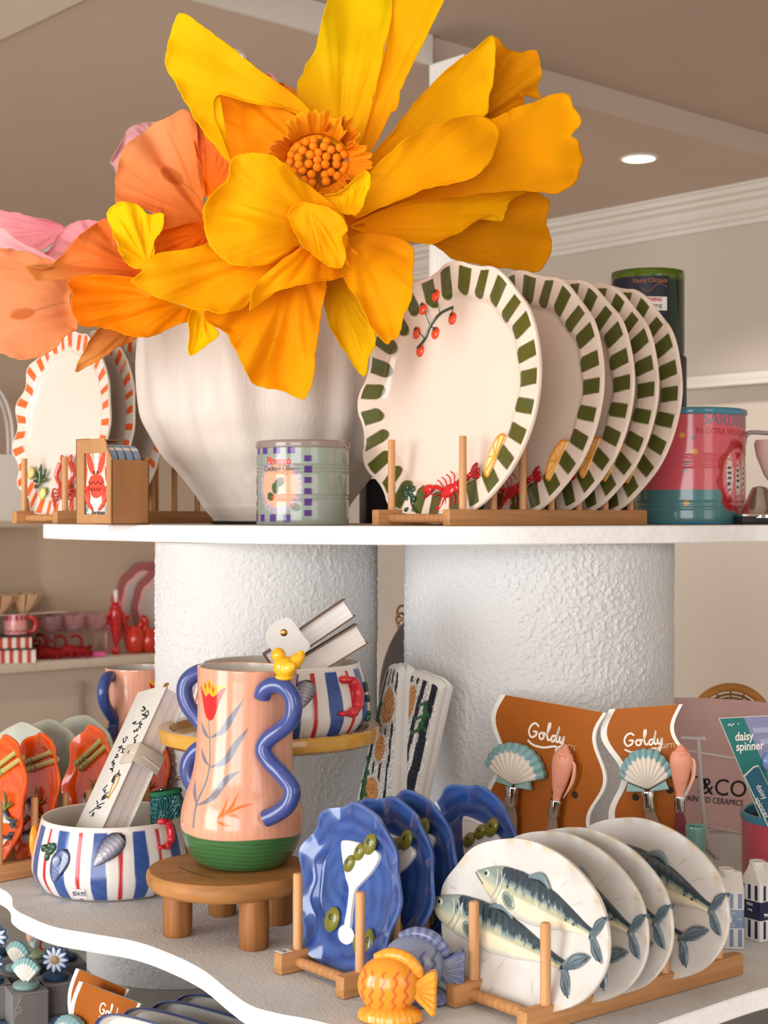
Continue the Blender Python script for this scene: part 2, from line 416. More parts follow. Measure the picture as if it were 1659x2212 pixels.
def shelf(name, plan, zt, th, topcol, edgecol):
    p = catmull(plan, 14, True); n = len(p)
    if np.sum(p[:, 0]*np.roll(p[:, 1], -1)-np.roll(p[:, 0], -1)*p[:, 1]) < 0: p = p[::-1]
    nr = np.roll(p, -1, 0)-np.roll(p, 1, 0); nr = np.stack([nr[:, 1], -nr[:, 0]], 1); nr /= np.linalg.norm(nr, axis=1)[:, None]
    b = .0015
    k = K()
    R = [np.column_stack([p-nr*b, np.full(n, zt-th)]), np.column_stack([p, np.full(n, zt-th+b)]), np.column_stack([p, np.full(n, zt-b)]), np.column_stack([p-nr*b, np.full(n, zt-.0002)])]
    V = np.vstack(R); F = gridfaces(4, n, True); F.append(list(range(n))[::-1])
    k.add(V, F, edgecol)
    o = k.build(name, EDGEM, stand, inv)
    k = K(); V = np.column_stack([p-nr*b, np.full(n, zt)]); k.add(np.vstack([V, V-[0, 0, .0002]]), [list(range(n))]+gridfaces(2, n, True, flip=True), topcol)
    s = k.build('sanded_top', SHELFTOP, o, None)
    return o
EDGEM = colored('brushed_white_paint', .6, spec=.3, bmp=(180, .5, .0015, 4), var=.06, varscale=(60, 60, 60))
def put(o): return o
shelf('upper_shelf', upf, ZU, .0225, 'D6D2CC', 'F3F1EF')
shelf('lower_shelf', low, ZL, .020, 'D8DAD9', 'FAFAF8')
shelf('bottom_shelf', botf, ZB, .02, 'BDB7AF', 'E8E6E2')
def lattice(u, v, nu, nv, seed):
    """smooth value noise on a cylinder: u in 0..1 wraps, v in 0..1"""
    g = np.random.RandomState(seed).rand(nv+2, nu); x = u*nu; y = v*nv; i = np.floor(x).astype(int); j = np.floor(y).astype(int)
    fx = x-i; fy = y-j; fx = fx*fx*(3-2*fx); fy = fy*fy*(3-2*fy); i0 = i % nu; i1 = (i+1) % nu; j = np.clip(j, 0, nv)
    return (g[j, i0]*(1-fx)+g[j, i1]*fx)*(1-fy)+(g[j+1, i0]*(1-fx)+g[j+1, i1]*fx)*fy
def column(px, d, r, z0, z1, n=900, m=420, col='D4D3D2', seed=1):
    a = np.linspace(0, 2*PI, n, endpoint=False); zz = np.linspace(z0, z1, m); A, Zg = np.meshgrid(a, zz); u, v = A/(2*PI), (Zg-z0)/(z1-z0); C_, H_ = 2*PI*r, z1-z0
    L = lambda mm, s_: lattice(u, v, int(C_/mm), int(H_/mm), seed+s_)
    dens = np.clip((L(.09, 5)-.2)*2.4, .45, 1)
    h = .0011*np.clip((L(.0048, 1)-.48)*4, 0, 1)*dens+.0009*np.clip((L(.0031, 2)-.5)*4, 0, 1)*dens+.0006*L(.0022, 3)
    R = r-.0012+h; V = np.stack([X(px, d)+R*np.cos(A), d+R*np.sin(A), Zg], -1)
    k = K(); k.loft(V, col); k.build('column', PLASTER, stand, inv)
column(576, 2.15, .1555, ZL+.0005, ZU-.0235)
column(1162.5, 2.10, .184, ZL+.0005, ZU-.0235, 1100, 440, seed=40)
column(400, 2.22, .141, ZB+.0005, ZL-.021, 600, 200, seed=20)
column(1162.5, 2.10, .184, ZF+.0005, ZL-.021, 120, 60)
# ================= PLATES AND RACKS =================
def plate_mesh(Rx, Rz, lobes, amp, prof, paint, nphi=240, thick=.005, wav=0.0, ph=0.0, lobefun=None, jit=0, seed=0):
    """front faces local -y; prof = [(t, y)] from centre to rim"""
    a = np.arange(nphi)*2*PI/nphi
    lf = lobefun(a) if lobefun else np.cos(lobes*a+ph)
    rr = 1+amp*lf
    if jit: rr = rr+jit*(np.sin(2*a+seed)+.7*np.sin(3*a+2.1*seed)+.5*np.sin(5*a+seed*3.3)+.3*np.sin(9*a+seed))
    t = np.array([q[0] for q in prof]); y = np.array([q[1] for q in prof])
    rings = []; tt = []
    for ti, yi in zip(t, y):
        yy = yi-wav*lf*max(0, (ti-.7)/.3)
        rings.append(np.column_stack([Rx*ti*rr*np.sin(a), np.full(nphi, 1.)*yy, Rz*ti*rr*np.cos(a)])); tt.append(ti)
    e = rings[-1]
    for s_, dy in ((1.006, thick*.35), (1.004, thick*.75), (.99, thick)):
        q = e*np.array([s_, 1, s_]); q[:, 1] = e[:, 1]+dy; rings.append(q); tt.append(2)
    for ti, yi in zip(t[::-1][1::3], y[::-1][1::3]):
        q = np.column_stack([Rx*ti*rr*np.sin(a), np.full(nphi, yi+thick)-wav*lf*max(0, (ti-.7)/.3), Rz*ti*rr*np.cos(a)]); rings.append(q); tt.append(3)
    rings = np.array(rings); nu = len(rings); V = rings.reshape(-1, 3)
    tv = np.repeat(np.array(tt), nphi); av = np.tile(a, nu)
    F = gridfaces(nu, nphi, True)
    C = paint(V, tv, av, np.tile(lf, nu))
    k = K(); k.add(V, F, lambda V_: C)
    return k
def rack(name, M, L, w, label, group, n=7, dh=.092, rh=.0205, rw=.013, dr=.0048, s0=.024, pos=None, col='C08A58'):
    """local: rails along +y from 0, at x=0 (near) and x=-w; stands on z=0"""
    e = empty(name, M, label, 'plate rack', group)
    for x in (0, -w):
        k = K(); k.box((x, L/2, rh/2), (rw, L, rh), col, .0016); k.build('rail', WOODY, e)
        for sp_ in pos:
            k = K(); c = (x, sp_, rh-.001)
            k.lathe([(dr, 0), (dr, dh-.0015), (dr*.75, dh)], 'CF9A68', 16, c=c); k.build('dowel', WOODV, e)
    for y in (.022, L-.03):
        k = K(); k.tube([(-w, y, rh*.45), (0, y, rh*.45)], .0055, col, 12); k.build('crossbar', WOODV, e)
    return e
def mrack(F, ang, z): # frame whose +y runs along the rack axis at angle ang from +x
    return T(F[0], F[1], z, rz=ang-PI/2)
def plate_at(F, ang, s, w, zc, lean, side=0.0, roll=0.0):
    u = Vector((math.cos(ang), math.sin(ang), 0)); p = Vector((-u.y, u.x, 0))
    c = Vector((F[0], F[1], 0))+u*s+p*(w/2+side)
    return Matrix.Translation((c.x, c.y, zc)) @ Matrix.Rotation(ang-PI/2, 4, 'Z') @ Matrix.Rotation(-lean, 4, 'X') @ Matrix.Rotation(roll, 4, 'Y')
RES = 1
well = lambda edge, depth, rim0: [(0.001, depth), (.2, depth), (.4, depth), (.6, depth), (edge-.04, depth), (edge-.015, depth-.0006), (edge, depth*.82), (edge+.03, depth*.45), (edge+.06, rim0)]
# ---- green striped platters ----
def green_paint(V, t, a, lf):
    n = len(V); c = np.tile(lin('E6D3C3'), (n, 1))
    NS = 27; f = (a*NS/(2*PI)) % 1-.5
    R = t*.165; d_ang = np.abs(f)*2*PI/NS*R
    tin = .766+.008*np.sin(a*7)+.006*np.sin(a*11+1)
    half = .0100+.0006*np.sin(a*5+2)
    q = (tin+.045-t)*.165
    dd = np.where(t < tin+.045, np.hypot(d_ang, np.maximum(q, 0))-half, d_ang-half)
    m = ss(dd, .0011)*(t < .972)*(t > .7)*(t <= 1)
    streak = .5+.5*np.sin(f*90+3*np.sin(a*5))
    g = lin('4A4F22')*(1-streak[:, None]*.35)+lin('6E7030')*(streak[:, None]*.35)
    c = c*(1-m[:, None])+g*m[:, None]
    return c
tt = well(.74, .013, .0035)
_t = np.array(tt); _q = np.linspace(.70, .80, 16); tt = [p_ for p_ in tt if p_[0] < .69]+[(q_, float(np.interp(q_, _t[:, 0], _t[:, 1]))) for q_ in _q]
tt = tt+[(t_, .0035-.0035*(t_-.8)/.2) for t_ in np.linspace(.807, 1.0, 32)]
def lob12(a):
    x = np.cos(12*a+.4); return np.sign(x)*np.abs(x)**.8
GP = plate_mesh(.163, .168, 12, .016, tt, green_paint, 720, .006, .003, lobefun=lob12)
FU = (.076, 1.872); AU = math.radians(42); WU = .131
gplate = GP.build('green_striped_platter', GLAZE)
PR = .165
def on(u, v): return (u*PR, v*PR)
def rim_y(u, v):
    r = math.hypot(u, v); return .012 if r < .74 else (.004 if r < .8 else .0035-.0035*(r-.8)/.2)
def lobster_relief(k, cx, cz, s, ang, y0, red='CE1F24', dark='A8141A'):
    ca, sa = math.cos(ang), math.sin(ang)
    def L(u, v, y=0): return (cx+s*(u*ca-v*sa), y0-y*s, cz+s*(u*sa+v*ca))
    # body lies along +u (head at -u)
    k.ell(L(0, 0), (s*.34, s*.09, s*.2), red, (0, -ang, 0))
    for i in range(5): k.ell(L(.35+i*.16, .02*i), (s*(.13-.01*i), s*.08, s*(.17-.02*i)), dark if i % 2 else red, (0, -ang, 0))
    for d in (-.5, 0, .5): k.ell(L(1.2, .13*d*2+.08), (s*.2, s*.05, s*.1), dark, (0, -ang-d, 0))
    for sg in (-1, 1):
        k.tube([L(-.2, .12*sg, .03), L(-.42, .34*sg, .04), L(-.6, .36*sg, .04)], [s*.06, s*.07, s*.06], red, 8, 3)
        k.ell(L(-.78, .42*sg), (s*.25, s*.1, s*.15), red, (0, -ang+.3*sg, 0))
        k.ell(L(-.86, .27*sg), (s*.2, s*.07, s*.06), dark, (0, -ang-.2*sg, 0))
        k.tube([L(-.3, .06*sg, .05), L(-.6, .12*sg, .04), L(-.95, .62*sg, .03)], s*.022, dark, 6, 4)
        for j in range(4):
            k.tube([L(-.15+.16*j, .15*sg, .02), L(-.2+.2*j, .36*sg, .03), L(-.32+.2*j, .52*sg, .02)], s*.022, red, 6, 3)
k = K()
st = [(-.06, .69), (-.2, .65), (-.3, .56), (-.35, .46), (-.43, .39)]
k.tube([(x*PR, rim_y(x, z)-.0008, z*PR) for x, z in st], .0017, '2F4A34', 8, 5)
toms = [(-.22, .79, 0), (-.36, .70, 0), (-.06, .60, 0), (-.46, .52, 0), (-.24, .50, 0), (-.40, .37, 0)]
for x, z, _ in toms:
    y = rim_y(x, z); k.ell((x*PR, y+.0005, z*PR), (.0070, .0034, .0084), 'EA4A22', (0, .2, 0))
    for q in range(5): k.ell((x*PR+.002*math.cos(q*1.26), y-.0022, z*PR+.0045+.0018*math.sin(q*1.26)), (.0022, .0008, .0009), '22382A', (0, q*1.26, 0))
    j = min(st, key=lambda s_: math.hypot(s_[0]-x, s_[1]-z)); k.tube([(x*PR, y-.0015, z*PR+.005), (j[0]*PR, rim_y(*j)-.0008, j[1]*PR)], .0006, '2F4A34', 6)
k.build('tomato_vine_relief', GLAZE, gplate)['label'] = 'red cherry tomatoes on a green vine'
k = K(); lobster_relief(k, .12*PR, -.78*PR, .042, .42, .0035)
k.build('lobster_relief', GLAZE, gplate)['label'] = 'red lobster'
k = K(); oc = (.60*PR, -.52*PR); oa = 1.15
pts = [(oc[0]+.028*math.cos(t_)*math.cos(oa)-.011*math.sin(t_)*math.sin(oa), oc[1]+.028*math.cos(t_)*math.sin(oa)+.011*math.sin(t_)*math.cos(oa)) for t_ in np.linspace(-.2, PI+.2, 22)]
k.prism(pts, .0005, .006, 'FBD79A', .0006)
k.tube([(p_[0], .0008, p_[1]) for p_ in pts], .0016, 'F58A1A', 8)
for q in (4, 8, 12, 17): k.tube([(pts[q][0], .0004, pts[q][1]), (oc[0], .0004, oc[1])], .0009, 'F7A437', 6)
k.tube([(pts[0][0], .0004, pts[0][1]), (pts[-1][0], .0004, pts[-1][1])], .0010, 'F7A437', 6)
k.build('orange_slice_relief', GLAZE, gplate)['label'] = 'yellow orange slice'
k = K(); rs = random.Random(3)
for q in range(11):
    x, z = -.30+rs.uniform(-.07, .07), -.83+rs.uniform(-.1, .09); k.ell((x*PR, .0015, z*PR), (.0048, .0018, .003), '2C4A36', (0, rs.uniform(0, 3), 0))
k.tube([(-.3*PR, .001, -.75*PR), (-.27*PR, .001, -.88*PR), (-.2*PR, .001, -.95*PR)], .001, '2C4A36', 6, 3)
k.build('parsley_relief', GLAZE, gplate)['label'] = 'dark green parsley sprig'
slots = [.035, .152, .212, .262, .312]
lbls = ['green striped scalloped platter at the front of the rack, lobster and tomatoes fully visible',
        'green striped platter second in the rack, directly behind the frontmost platter',
        'green striped platter third in the rack, in the middle of the five',
        'green striped platter fourth in the rack, next to the rearmost one',
        'green striped platter rearmost in the rack, beside the dark bottle candle']
for i, (s, lb) in enumerate(zip(slots, lbls)):
    M = plate_at(FU, AU, s+.026, WU, ZU+.007+.165, .12, roll=[0, .03, -.02, .02, .04][i])
    if i == 0: gplate.matrix_world = M; tag(gplate, lb, 'platter', 'green striped platters in the bamboo rack')
    else: dup(gplate, M, lb, 'green striped platters in the bamboo rack')
rack('plate_rack', mrack(FU, AU, ZU), .385, WU, 'bamboo rack holding the five green striped platters on the upper shelf', None, pos=[.029+.0545*i for i in range(7)])
# ---- orange checked platters at left ----
def orange_paint(V, t, a, lf):
    n = len(V); c = np.tile(lin('DFD5C7'), (n, 1)); NS = 33
    f = (a*NS/(2*PI)) % 1
    m = ((f > .02) & (f < .48) & (t > .82+.01*np.sin(a*9)) & (t < .985)).astype(float)
    v = .5+.5*np.sin(a*61+t*30)
    g = lin('EE5F1E')*(1-.25*v[:, None])+lin('F58A55')*(.25*v[:, None])
    c = c*(1-m[:, None])+g*m[:, None]
    return np.where((t >= 3)[:, None], lin('9A7F70'), c)
tt2 = well(.77, .010, .003)+[(t_, .003-.003*(t_-.83)/.17) for t_ in np.linspace(.84, 1, 20)]
OP = plate_mesh(.124, .152, 14, .02, tt2, orange_paint, 560, .005, .003)
FO = (X(118, 2.36), 2.36); AO = math.radians(48); WO = .108
oplate = OP.build('orange_checked_platter', GLAZE)
def lemon(k, x, z, y, r=.011):
    k.ell((x, y, z), (r*.8, r*.25, r), 'A9A84E', (0, .25, 0)); k.ell((x, y-r*.12, z), (r*.62, r*.2, r*.82), 'E9DD8A', (0, .25, 0))
for lx_, lz_ in ((-.072, -.076), (-.036, -.110)):
    k = K(); lemon(k, lx_, lz_, .0032); k.build('lemon_relief', GLAZE, oplate)['label'] = 'yellow lemon slice'
k = K()
for q, (dx, dz) in enumerate([(0, .03), (.016, .022), (-.014, .02), (.02, .006), (-.018, .004), (-.012, -.01)]):
    k.tube([(-.045, .002, -.092), (-.045+dx*.6, .001, -.092+dz*.6), (-.045+dx, .002, -.092+dz)], [.0012, .0032, .0005], '3F5A30', 8, 4)
k.build('leaf_relief', GLAZE, oplate)['label'] = 'dark green leaves'
k = K(); cx, cz = .022, -.105
k.ell((cx, .003, cz), (.017, .006, .016), 'B5372A', (0, .3, 0))
for sg in (-1, 1):
    k.tube([(cx+sg*.012, .002, cz+.008), (cx+sg*.022, .001, cz+.024), (cx+sg*.014, .001, cz+.042)], [.003, .0042, .005], 'D2482B', 8, 4)
    k.ell((cx+sg*.010, .001, cz+.048), (.0045, .003, .009), 'D2482B', (0, .4*sg, 0))
    for j in range(4): k.tube([(cx+sg*.014, .002, cz-.002-.004*j), (cx+sg*(.027-.002*j), .001, cz+.002-.007*j), (cx+sg*(.03-.004*j), .001, cz-.012-.007*j)], .0016, 'C2402B', 6, 3)
k.build('crab_relief', GLAZE, oplate)['label'] = 'red crab'
for i, (s, lb) in enumerate([(.038, 'white platter with orange checked rim, frontmost at the upper shelf left end'),
                             (.085, 'white platter with orange checked rim, second behind the crab platter'),
                             (.148, 'white platter with orange checked rim, rearmost, mostly hidden by the white pot')]):
    M = plate_at(FO, AO, s+.012, WO, ZU+.006+.152, .10, roll=.05*i)
    if i == 0: oplate.matrix_world = M; tag(oplate, lb, 'platter', 'orange checked platters at the left end')
    else: dup(oplate, M, lb, 'orange checked platters at the left end')
rack('plate_rack', mrack(FO, AO, ZU), .33, WO, 'bamboo rack holding the orange checked platters at the left end of the upper shelf', None, pos=[.0194, .071, .122, .19, .24, .29], dh=.085)
# ================= PLEATED WHITE POT =================
PX, PD = X(597, 2.30), 2.30
def potfold(a, z):
    h = max(0, min(1, (z-.03)/.3)); amp = math.sin(min(1, h*1.15)*PI)**.8 if 0 < h < .87 else 0
    f = np.zeros_like(a)
    for kk, ph, am in ((7, .4, .010), (11, 1.9, .016), (17, .2, .010), (5, 2.2, .008)):
        f += am*np.sin(kk*a+ph+1.2*math.sin(z*9+kk))
    s = np.abs(np.sin(5.5*a+1.1+z*1.2))**5
    return 1+amp*(f*1.5-.055*s)
pp = [(.060, 0), (.092, .001), (.098, .006), (.112, .022), (.118, .032), (.150, .072), (.176, .100), (.192, .128), (.205, .155), (.2095, .185), (.2115, .215), (.212, .245), (.210, .275), (.204, .305), (.194, .330), (.176, .352), (.150, .366), (.132, .372), (.126, .378), (.122, .374), (.126, .36), (.13, .3)]
k = K(); a_ = catmull(pp, 5)*np.array([.979, .985]); k.lathe([tuple(q) for q in a_], 'DDD2C7', 300, rfun=potfold, cap1=False)
pot = empty('pleated_pot', T(PX, PD, ZU+.003), 'large white pleated pot filled with giant paper flowers', 'pot')
k.build('body', POTM, pot)
k = K(); k.lathe([(.095, -.003), (.099, -.001), (.099, .001), (.09, .0012)], '2A2522', 60); k.build('rubber_base', MATTE, pot)['label'] = 'black base pad'
k = K(); k.lathe([(.128, .33), (.06, .335)], '3A3028', 40); k.build('inner_filling', MATTE, pot)
# ================= PAPER FLOWERS =================
def petal(name, outline, base, tip, db, dt, c0, c1, parent, bulge=.02, folds=3, famp=.008, seed=0, cen=None, lift=None, extra=None, rings=26, sub=7):
    rs = random.Random(seed); o = catmull(outline, sub, True); n = len(o)
    jn = np.array([noise.noise(Vector((q[0]*.035, q[1]*.035, seed*3.1))) for q in o])*5+np.array([noise.noise(Vector((q[0]*.16, q[1]*.16, seed*3.1))) for q in o])*2.4
    cen = np.array(cen if cen is not None else o.mean(0)); dirn = (o-cen); o = o+dirn/(np.linalg.norm(dirn, axis=1)[:, None]+1e-6)*jn[:, None]
    base = np.array(base, float); tip = np.array(tip, float); ax = tip-base; L = np.linalg.norm(ax); ax = ax/L; pr = np.array((-ax[1], ax[0]))
    R = np.linspace(0, 1, rings); pts = np.concatenate([cen+(o-cen)*(r**.9) for r in R]); rr = np.repeat(R, n)
    rel = pts-base; t = rel @ ax/L; s = rel @ pr/L; ang = np.arctan2(s, np.maximum(t, .02))
    d = db+(dt-db)*np.clip(t, -.1, 1.15)+bulge*np.sin(np.clip(t, 0, 1)*PI)*-1+ (lift or 0)*s
    rad = np.hypot(s, t)
    d = d+famp*np.clip(rad, 0, 1)*(.8*np.sin(ang*folds*3+seed)+.3*np.sin(ang*folds*7+seed*2))
    nz = np.array([noise.noise(Vector((q[0]*.009, q[1]*.009, seed*1.7)))*.014 for q in pts])+np.array([abs(noise.noise(Vector((an_*5, r_*1.6, seed*2.7))))*.006+abs(noise.noise(Vector((an_*13, r_*2.5, seed*.7))))*.0025 for an_, r_ in zip(ang, rad)])
    d = d+nz*np.clip(rad*1.6, 0, 1)
    d = d-.012*rr**6*(.6+.8*np.array([noise.noise(Vector((q[0]*.02, q[1]*.02, seed+9.))) for q in pts]))
    V = np.column_stack([(pts[:, 0]-CX)*d/FPX, d, (HY-pts[:, 1])*d/FPX])
    F = gridfaces(rings, n, True)
    k = K(); mixn = np.clip(t+.25*np.array([noise.noise(Vector((q[0]*.01, q[1]*.006, seed+4.))) for q in pts]), 0, 1)
    C = lin(c0)*(1-mixn[:, None])+lin(c1)*mixn[:, None]
    if parent is fy: C = np.clip(C*np.array([1, 1.16, 1]), 0, 1)
    if extra: C = extra(C, pts)
    k.add(V, F, lambda v: C); ob = k.build(name, PETAL, parent, parent.matrix_world.inverted())
    md = ob.modifiers.new('thickness', 'SOLIDIFY'); md.thickness = .0009; md.offset = 0
    return ob
YL, YM, YO, YD = 'FFC400', 'FFAA00', 'FF8A00', 'E87E00'
fy = empty('paper_flower', Matrix.Translation(P(690, 350, 2.02)), 'giant yellow paper flower with orange bead centre above the white pot', 'paper flower')
def stem(parent, p0, p1, r=.007, col='7A8A3A'):
    k = K(); k.tube([p0, ((p0[0]+p1[0])/2+.01, (p0[1]+p1[1])/2, (p0[2]+p1[2])/2), p1], r, col, 10, 5)
    k.build('stem', MATTE, parent, parent.matrix_world.inverted())
stem(fy, (X(690, 2.06), 2.07, Z(380, 2.06)), (PX+.02, PD, ZU+.3))
Pt = lambda *a_, **kw: petal('petal', *a_, **kw)
# back row
Pt([(720,330),(665,270),(641,200),(655,150),(680,105),(702,20),(742,-60),(860,-60),(848,30),(820,150),(800,250),(775,320),(745,345)], (735,345), (800,-40), 2.06, 2.12, 'F59F00', 'F2C400', fy, bulge=.02, folds=3, famp=.006, seed=2)
Pt([(770,345),(785,290),(815,180),(845,40),(858,-60),(975,-60),(925,70),(895,130),(870,190),(855,235),(843,245),(820,295),(792,340),(775,352)], (775,350), (930,-40), 2.045, 2.07, 'FF9C00', 'FFB400', fy, bulge=.008, folds=2, famp=.004, seed=3)
Pt([(1050,130),(1066,78),(1095,105),(1120,114),(1152,110),(1168,132),(1170,160),(1160,188),(1168,213),(1132,208),(1125,232),(1060,262),(1000,300),(960,300)], (980,300), (1160,130), 2.16, 2.20, 'C96C00', 'F59A00', fy, bulge=.02, folds=4, famp=.014, seed=4)
Pt([(1055,262),(1090,240),(1130,228),(1218,200),(1240,232),(1255,265),(1232,292),(1250,305),(1257,345),(1247,385),(1202,418),(1120,412),(1000,424),(880,440),(790,462),(840,400),(960,310)], (770,465), (1257,300), 2.05, 2.13, 'E07800', 'FFA400', fy, bulge=.025, folds=3, famp=.010, seed=5)
Pt([(785,360),(845,287),(900,215),(960,155),(1020,110),(1066,77),(1068,140),(1060,195),(1047,252),(960,300),(870,360),(800,420)], (775,420), (1068,100), 2.03, 2.12, 'FF9E00', 'FFB700', fy, bulge=-.015, folds=2, famp=.006, seed=6)
Pt([(900,520),(1000,440),(1100,414),(1150,413),(1188,432),(1180,470),(1193,522),(1190,552),(1165,587),(1110,583),(1050,572),(985,562),(935,528),(880,510)], (860,480), (1190,520), 2.08, 2.20, 'E58600', 'EE9300', fy, bulge=.01, folds=3, famp=.008, seed=7)  # darker orange paints in the shade inside this petal's fold
Pt([(758,492),(790,470),(830,452),(900,430),(1000,419),(1090,412),(1142,413),(1104,432),(1095,455),(1085,478),(1060,464),(1020,482),(985,505),(935,526),(880,522),(810,507)], (755,492), (1120,420), 2.03, 2.13, 'FF9800', 'FFB200', fy, bulge=.02, folds=2, famp=.006, seed=8)  # lit band of the same petal, its brightness put into the colour
Pt([(765,470),(770,420),(800,370),(870,305),(960,262),(1030,249),(1066,262),(1079,290),(1068,332),(1040,372),(990,395),(930,405),(870,430),(815,452)], (768,465), (1080,290), 2.0, 2.05, 'FFA600', 'FFA300', fy, bulge=.03, folds=2, famp=.006, seed=9)
# top left petal, its inner shading put in as an extra orange layer
Pt([(665,345),(600,350),(500,352),(462,312),(440,285),(465,240),(480,205),(560,212),(660,262),(700,300)], (680,340), (470,240), 2.05, 2.08, 'FF9A00', 'FF8A00', fy, bulge=.01, folds=3, famp=.006, seed=10)
Pt([(700,270),(640,208),(560,150),(500,102),(425,47),(386,28),(368,75),(357,122),(360,145),(386,192),(422,258),(462,312),(498,353),(480,300),(462,255),(470,205),(540,222),(640,240)], (700,270), (386,28), 2.05, 2.03, 'FFA400', 'FFC000', fy, bulge=.015, folds=3, famp=.008, seed=11, cen=(470,175))
# lower petals behind
Pt([(700,590),(702,660),(722,722),(758,778),(786,813),(798,770),(812,735),(800,690),(770,640),(740,600)], (715,590), (790,810), 2.0, 1.97, 'D98C00', 'F5B400', fy, bulge=.01, folds=3, famp=.006, seed=12)
Pt([(440,676),(488,719),(505,748),(519,775),(548,828),(598,842),(645,860),(661,855),(674,817),(682,759),(693,672),(705,590),(640,560),(560,600)], (640,560), (620,860), 1.98, 1.945, 'F28A00', 'FF9D00', fy, bulge=.015, folds=4, famp=.010, seed=13)
Pt([(414,668),(408,730),(410,771),(445,748),(471,723),(458,700),(452,676)], (440,660), (410,771), 1.96, 1.945, 'FFB400', 'FFC000', fy, bulge=.004, folds=2, famp=.004, seed=14)
Pt([(735,520),(800,505),(882,522),(893,600),(885,650),(870,692),(860,722),(845,735),(834,743),(805,712),(790,680),(772,650),(745,610),(735,570)], (760,500), (850,740), 1.98, 1.90, 'E68200', 'FFA600', fy, bulge=.02, folds=3, famp=.010, seed=15)
Pt([(680,520),(640,540),(575,590),(545,625),(540,670),(560,650),(600,628),(645,618),(690,607),(730,603),(780,570),(760,530),(730,500)], (700,500), (560,650), 1.955, 1.90, 'FF9400', 'FFA600', fy, bulge=.02, folds=4, famp=.010, seed=16)
Pt([(332,550),(400,540),(440,528),(490,490),(560,470),(640,500),(640,560),(600,600),(560,625),(540,650),(520,668),(490,677),(445,672),(400,663),(350,648),(318,632),(285,608),(305,585)], (640,520), (290,600), 1.95, 1.90, 'FF9C00', 'FFA800', fy, bulge=.01, folds=4, famp=.012, seed=17)
Pt([(235,452),(268,438),(300,445),(322,462),(350,460),(355,475),(350,497),(332,520),(334,545),(330,575),(308,584),(275,570),(253,530),(238,490)], (320,570), (270,440), 1.90, 1.91, 'FFB000', 'FFC400', fy, bulge=.01, folds=3, famp=.008, seed=18)
# ---- flower centre ----
cc = P(684, 345, 1.985); k = K(); rs = random.Random(5)
for ring, (nn, rad, hh) in enumerate(((1, 0, .012), (6, .0135, .011), (11, .0265, .007), (14, .038, .002))):
    pass
pts_b = []
for ring, (nn, rad, dy) in enumerate(((1, 0, 0), (6, .0115, .001), (12, .0225, .004), (15, .0325, .009))):
    for i in range(nn):
        an = i*2*PI/nn+ring*.4+rs.uniform(-.12, .12); pts_b.append((cc.x+rad*math.cos(an)*1.12+.001, cc.y+dy+rs.uniform(-.002, .003), cc.z+rad*math.sin(an)*.86))
for i, q in enumerate(pts_b):
    k = K(); k.ell(q, .0059, 'F08A10', nu=10, nv=14); k.build('stamen_bead', MATTE, fy, fy.matrix_world.inverted())
k = K(); k.ell((cc.x, cc.y+.035, cc.z), (.036, .02, .036), 'A86A10'); k.build('seed_cushion', MATTE, fy, fy.matrix_world.inverted())
def ruffle(a0, a1, r0, r1, y0, y1, seed, col0, col1):
    n, m = 90, 12; V = []; rr_ = random.Random(seed); p1, p2 = rr_.uniform(0, 6), rr_.uniform(0, 6)
    for i in range(m):
        t = i/(m-1)
        for j in range(n):
            s = j/(n-1); an = a0+(a1-a0)*s
            env = (math.sin(s*PI))**.35
            r = r0+(r1-r0)*t*env+t*.003*math.sin(s*38+p1)+t*.0016*math.sin(s*83+p2)
            y = y0+(y1-y0)*t+t*.0045*math.sin(s*30+p2)
            V.append((cc.x+r*math.cos(an)*1.08, cc.y+y, cc.z+r*math.sin(an)))
    V = np.array(V); tcol = np.repeat(np.linspace(0, 1, m), n)[:, None]
    k = K(); k.add(V, gridfaces(m, n), lambda v: lin(col0)*(1-tcol)+lin(col1)*tcol)
    o = k.build('ruffle', PETAL, fy, fy.matrix_world.inverted()); md = o.modifiers.new('thickness', 'SOLIDIFY'); md.thickness = .0006; md.offset = 0
ruffle(.7, 2.5, .036, .060, .014, -.012, 1, 'E07800', 'FFB21A')
ruffle(.35, 1.3, .040, .064, .016, -.006, 2, 'E07800', 'FFA81A')
ruffle(2.5, 3.7, .037, .058, .012, -.010, 3, 'D86E00', 'FFA020')
ruffle(-.75, .45, .038, .066, .010, -.012, 4, 'F08A10', 'FFA81A')
ruffle(-1.7, -.55, .036, .054, .006, -.018, 5, 'F59010', 'FFAA1A')
ruffle(-2.6, -1.5, .037, .052, .008, -.016, 6, 'F59010', 'FFAA1A')
k = K(); q_ = P(705, 440, 2.035); k.ell(tuple(q_), (.062, .018, .062), 'E07A08'); k.build('calyx', PETAL, fy, fy.matrix_world.inverted())
# front petals
Pt([(700,426),(740,412),(787,370),(802,385),(790,425),(770,465),(745,462),(731,456)], (745,470), (790,372), 1.955, 1.93, 'FFB000', 'FFBC00', fy, bulge=.008, folds=2, famp=.004, seed=19)
Pt([(512,337),(545,330),(578,331),(615,352),(650,385),(700,425),(740,462),(752,500),(745,545),(700,560),(650,530),(600,565),(545,578),(500,570),(465,547),(444,500),(438,460),(447,430),(488,390),(497,355)], (700,500), (470,430), 1.95, 1.895, 'FFA200', 'FFAC00', fy, bulge=.018, folds=2, famp=.008, seed=20)
Pt([(640,440),(690,440),(730,460),(751,495),(738,515),(747,545),(738,578),(705,572),(668,545),(640,505),(622,465)], (660,430), (735,578), 1.915, 1.905, 'FFA200', 'FFA800', fy, bulge=.010, folds=2, famp=.006, seed=21)
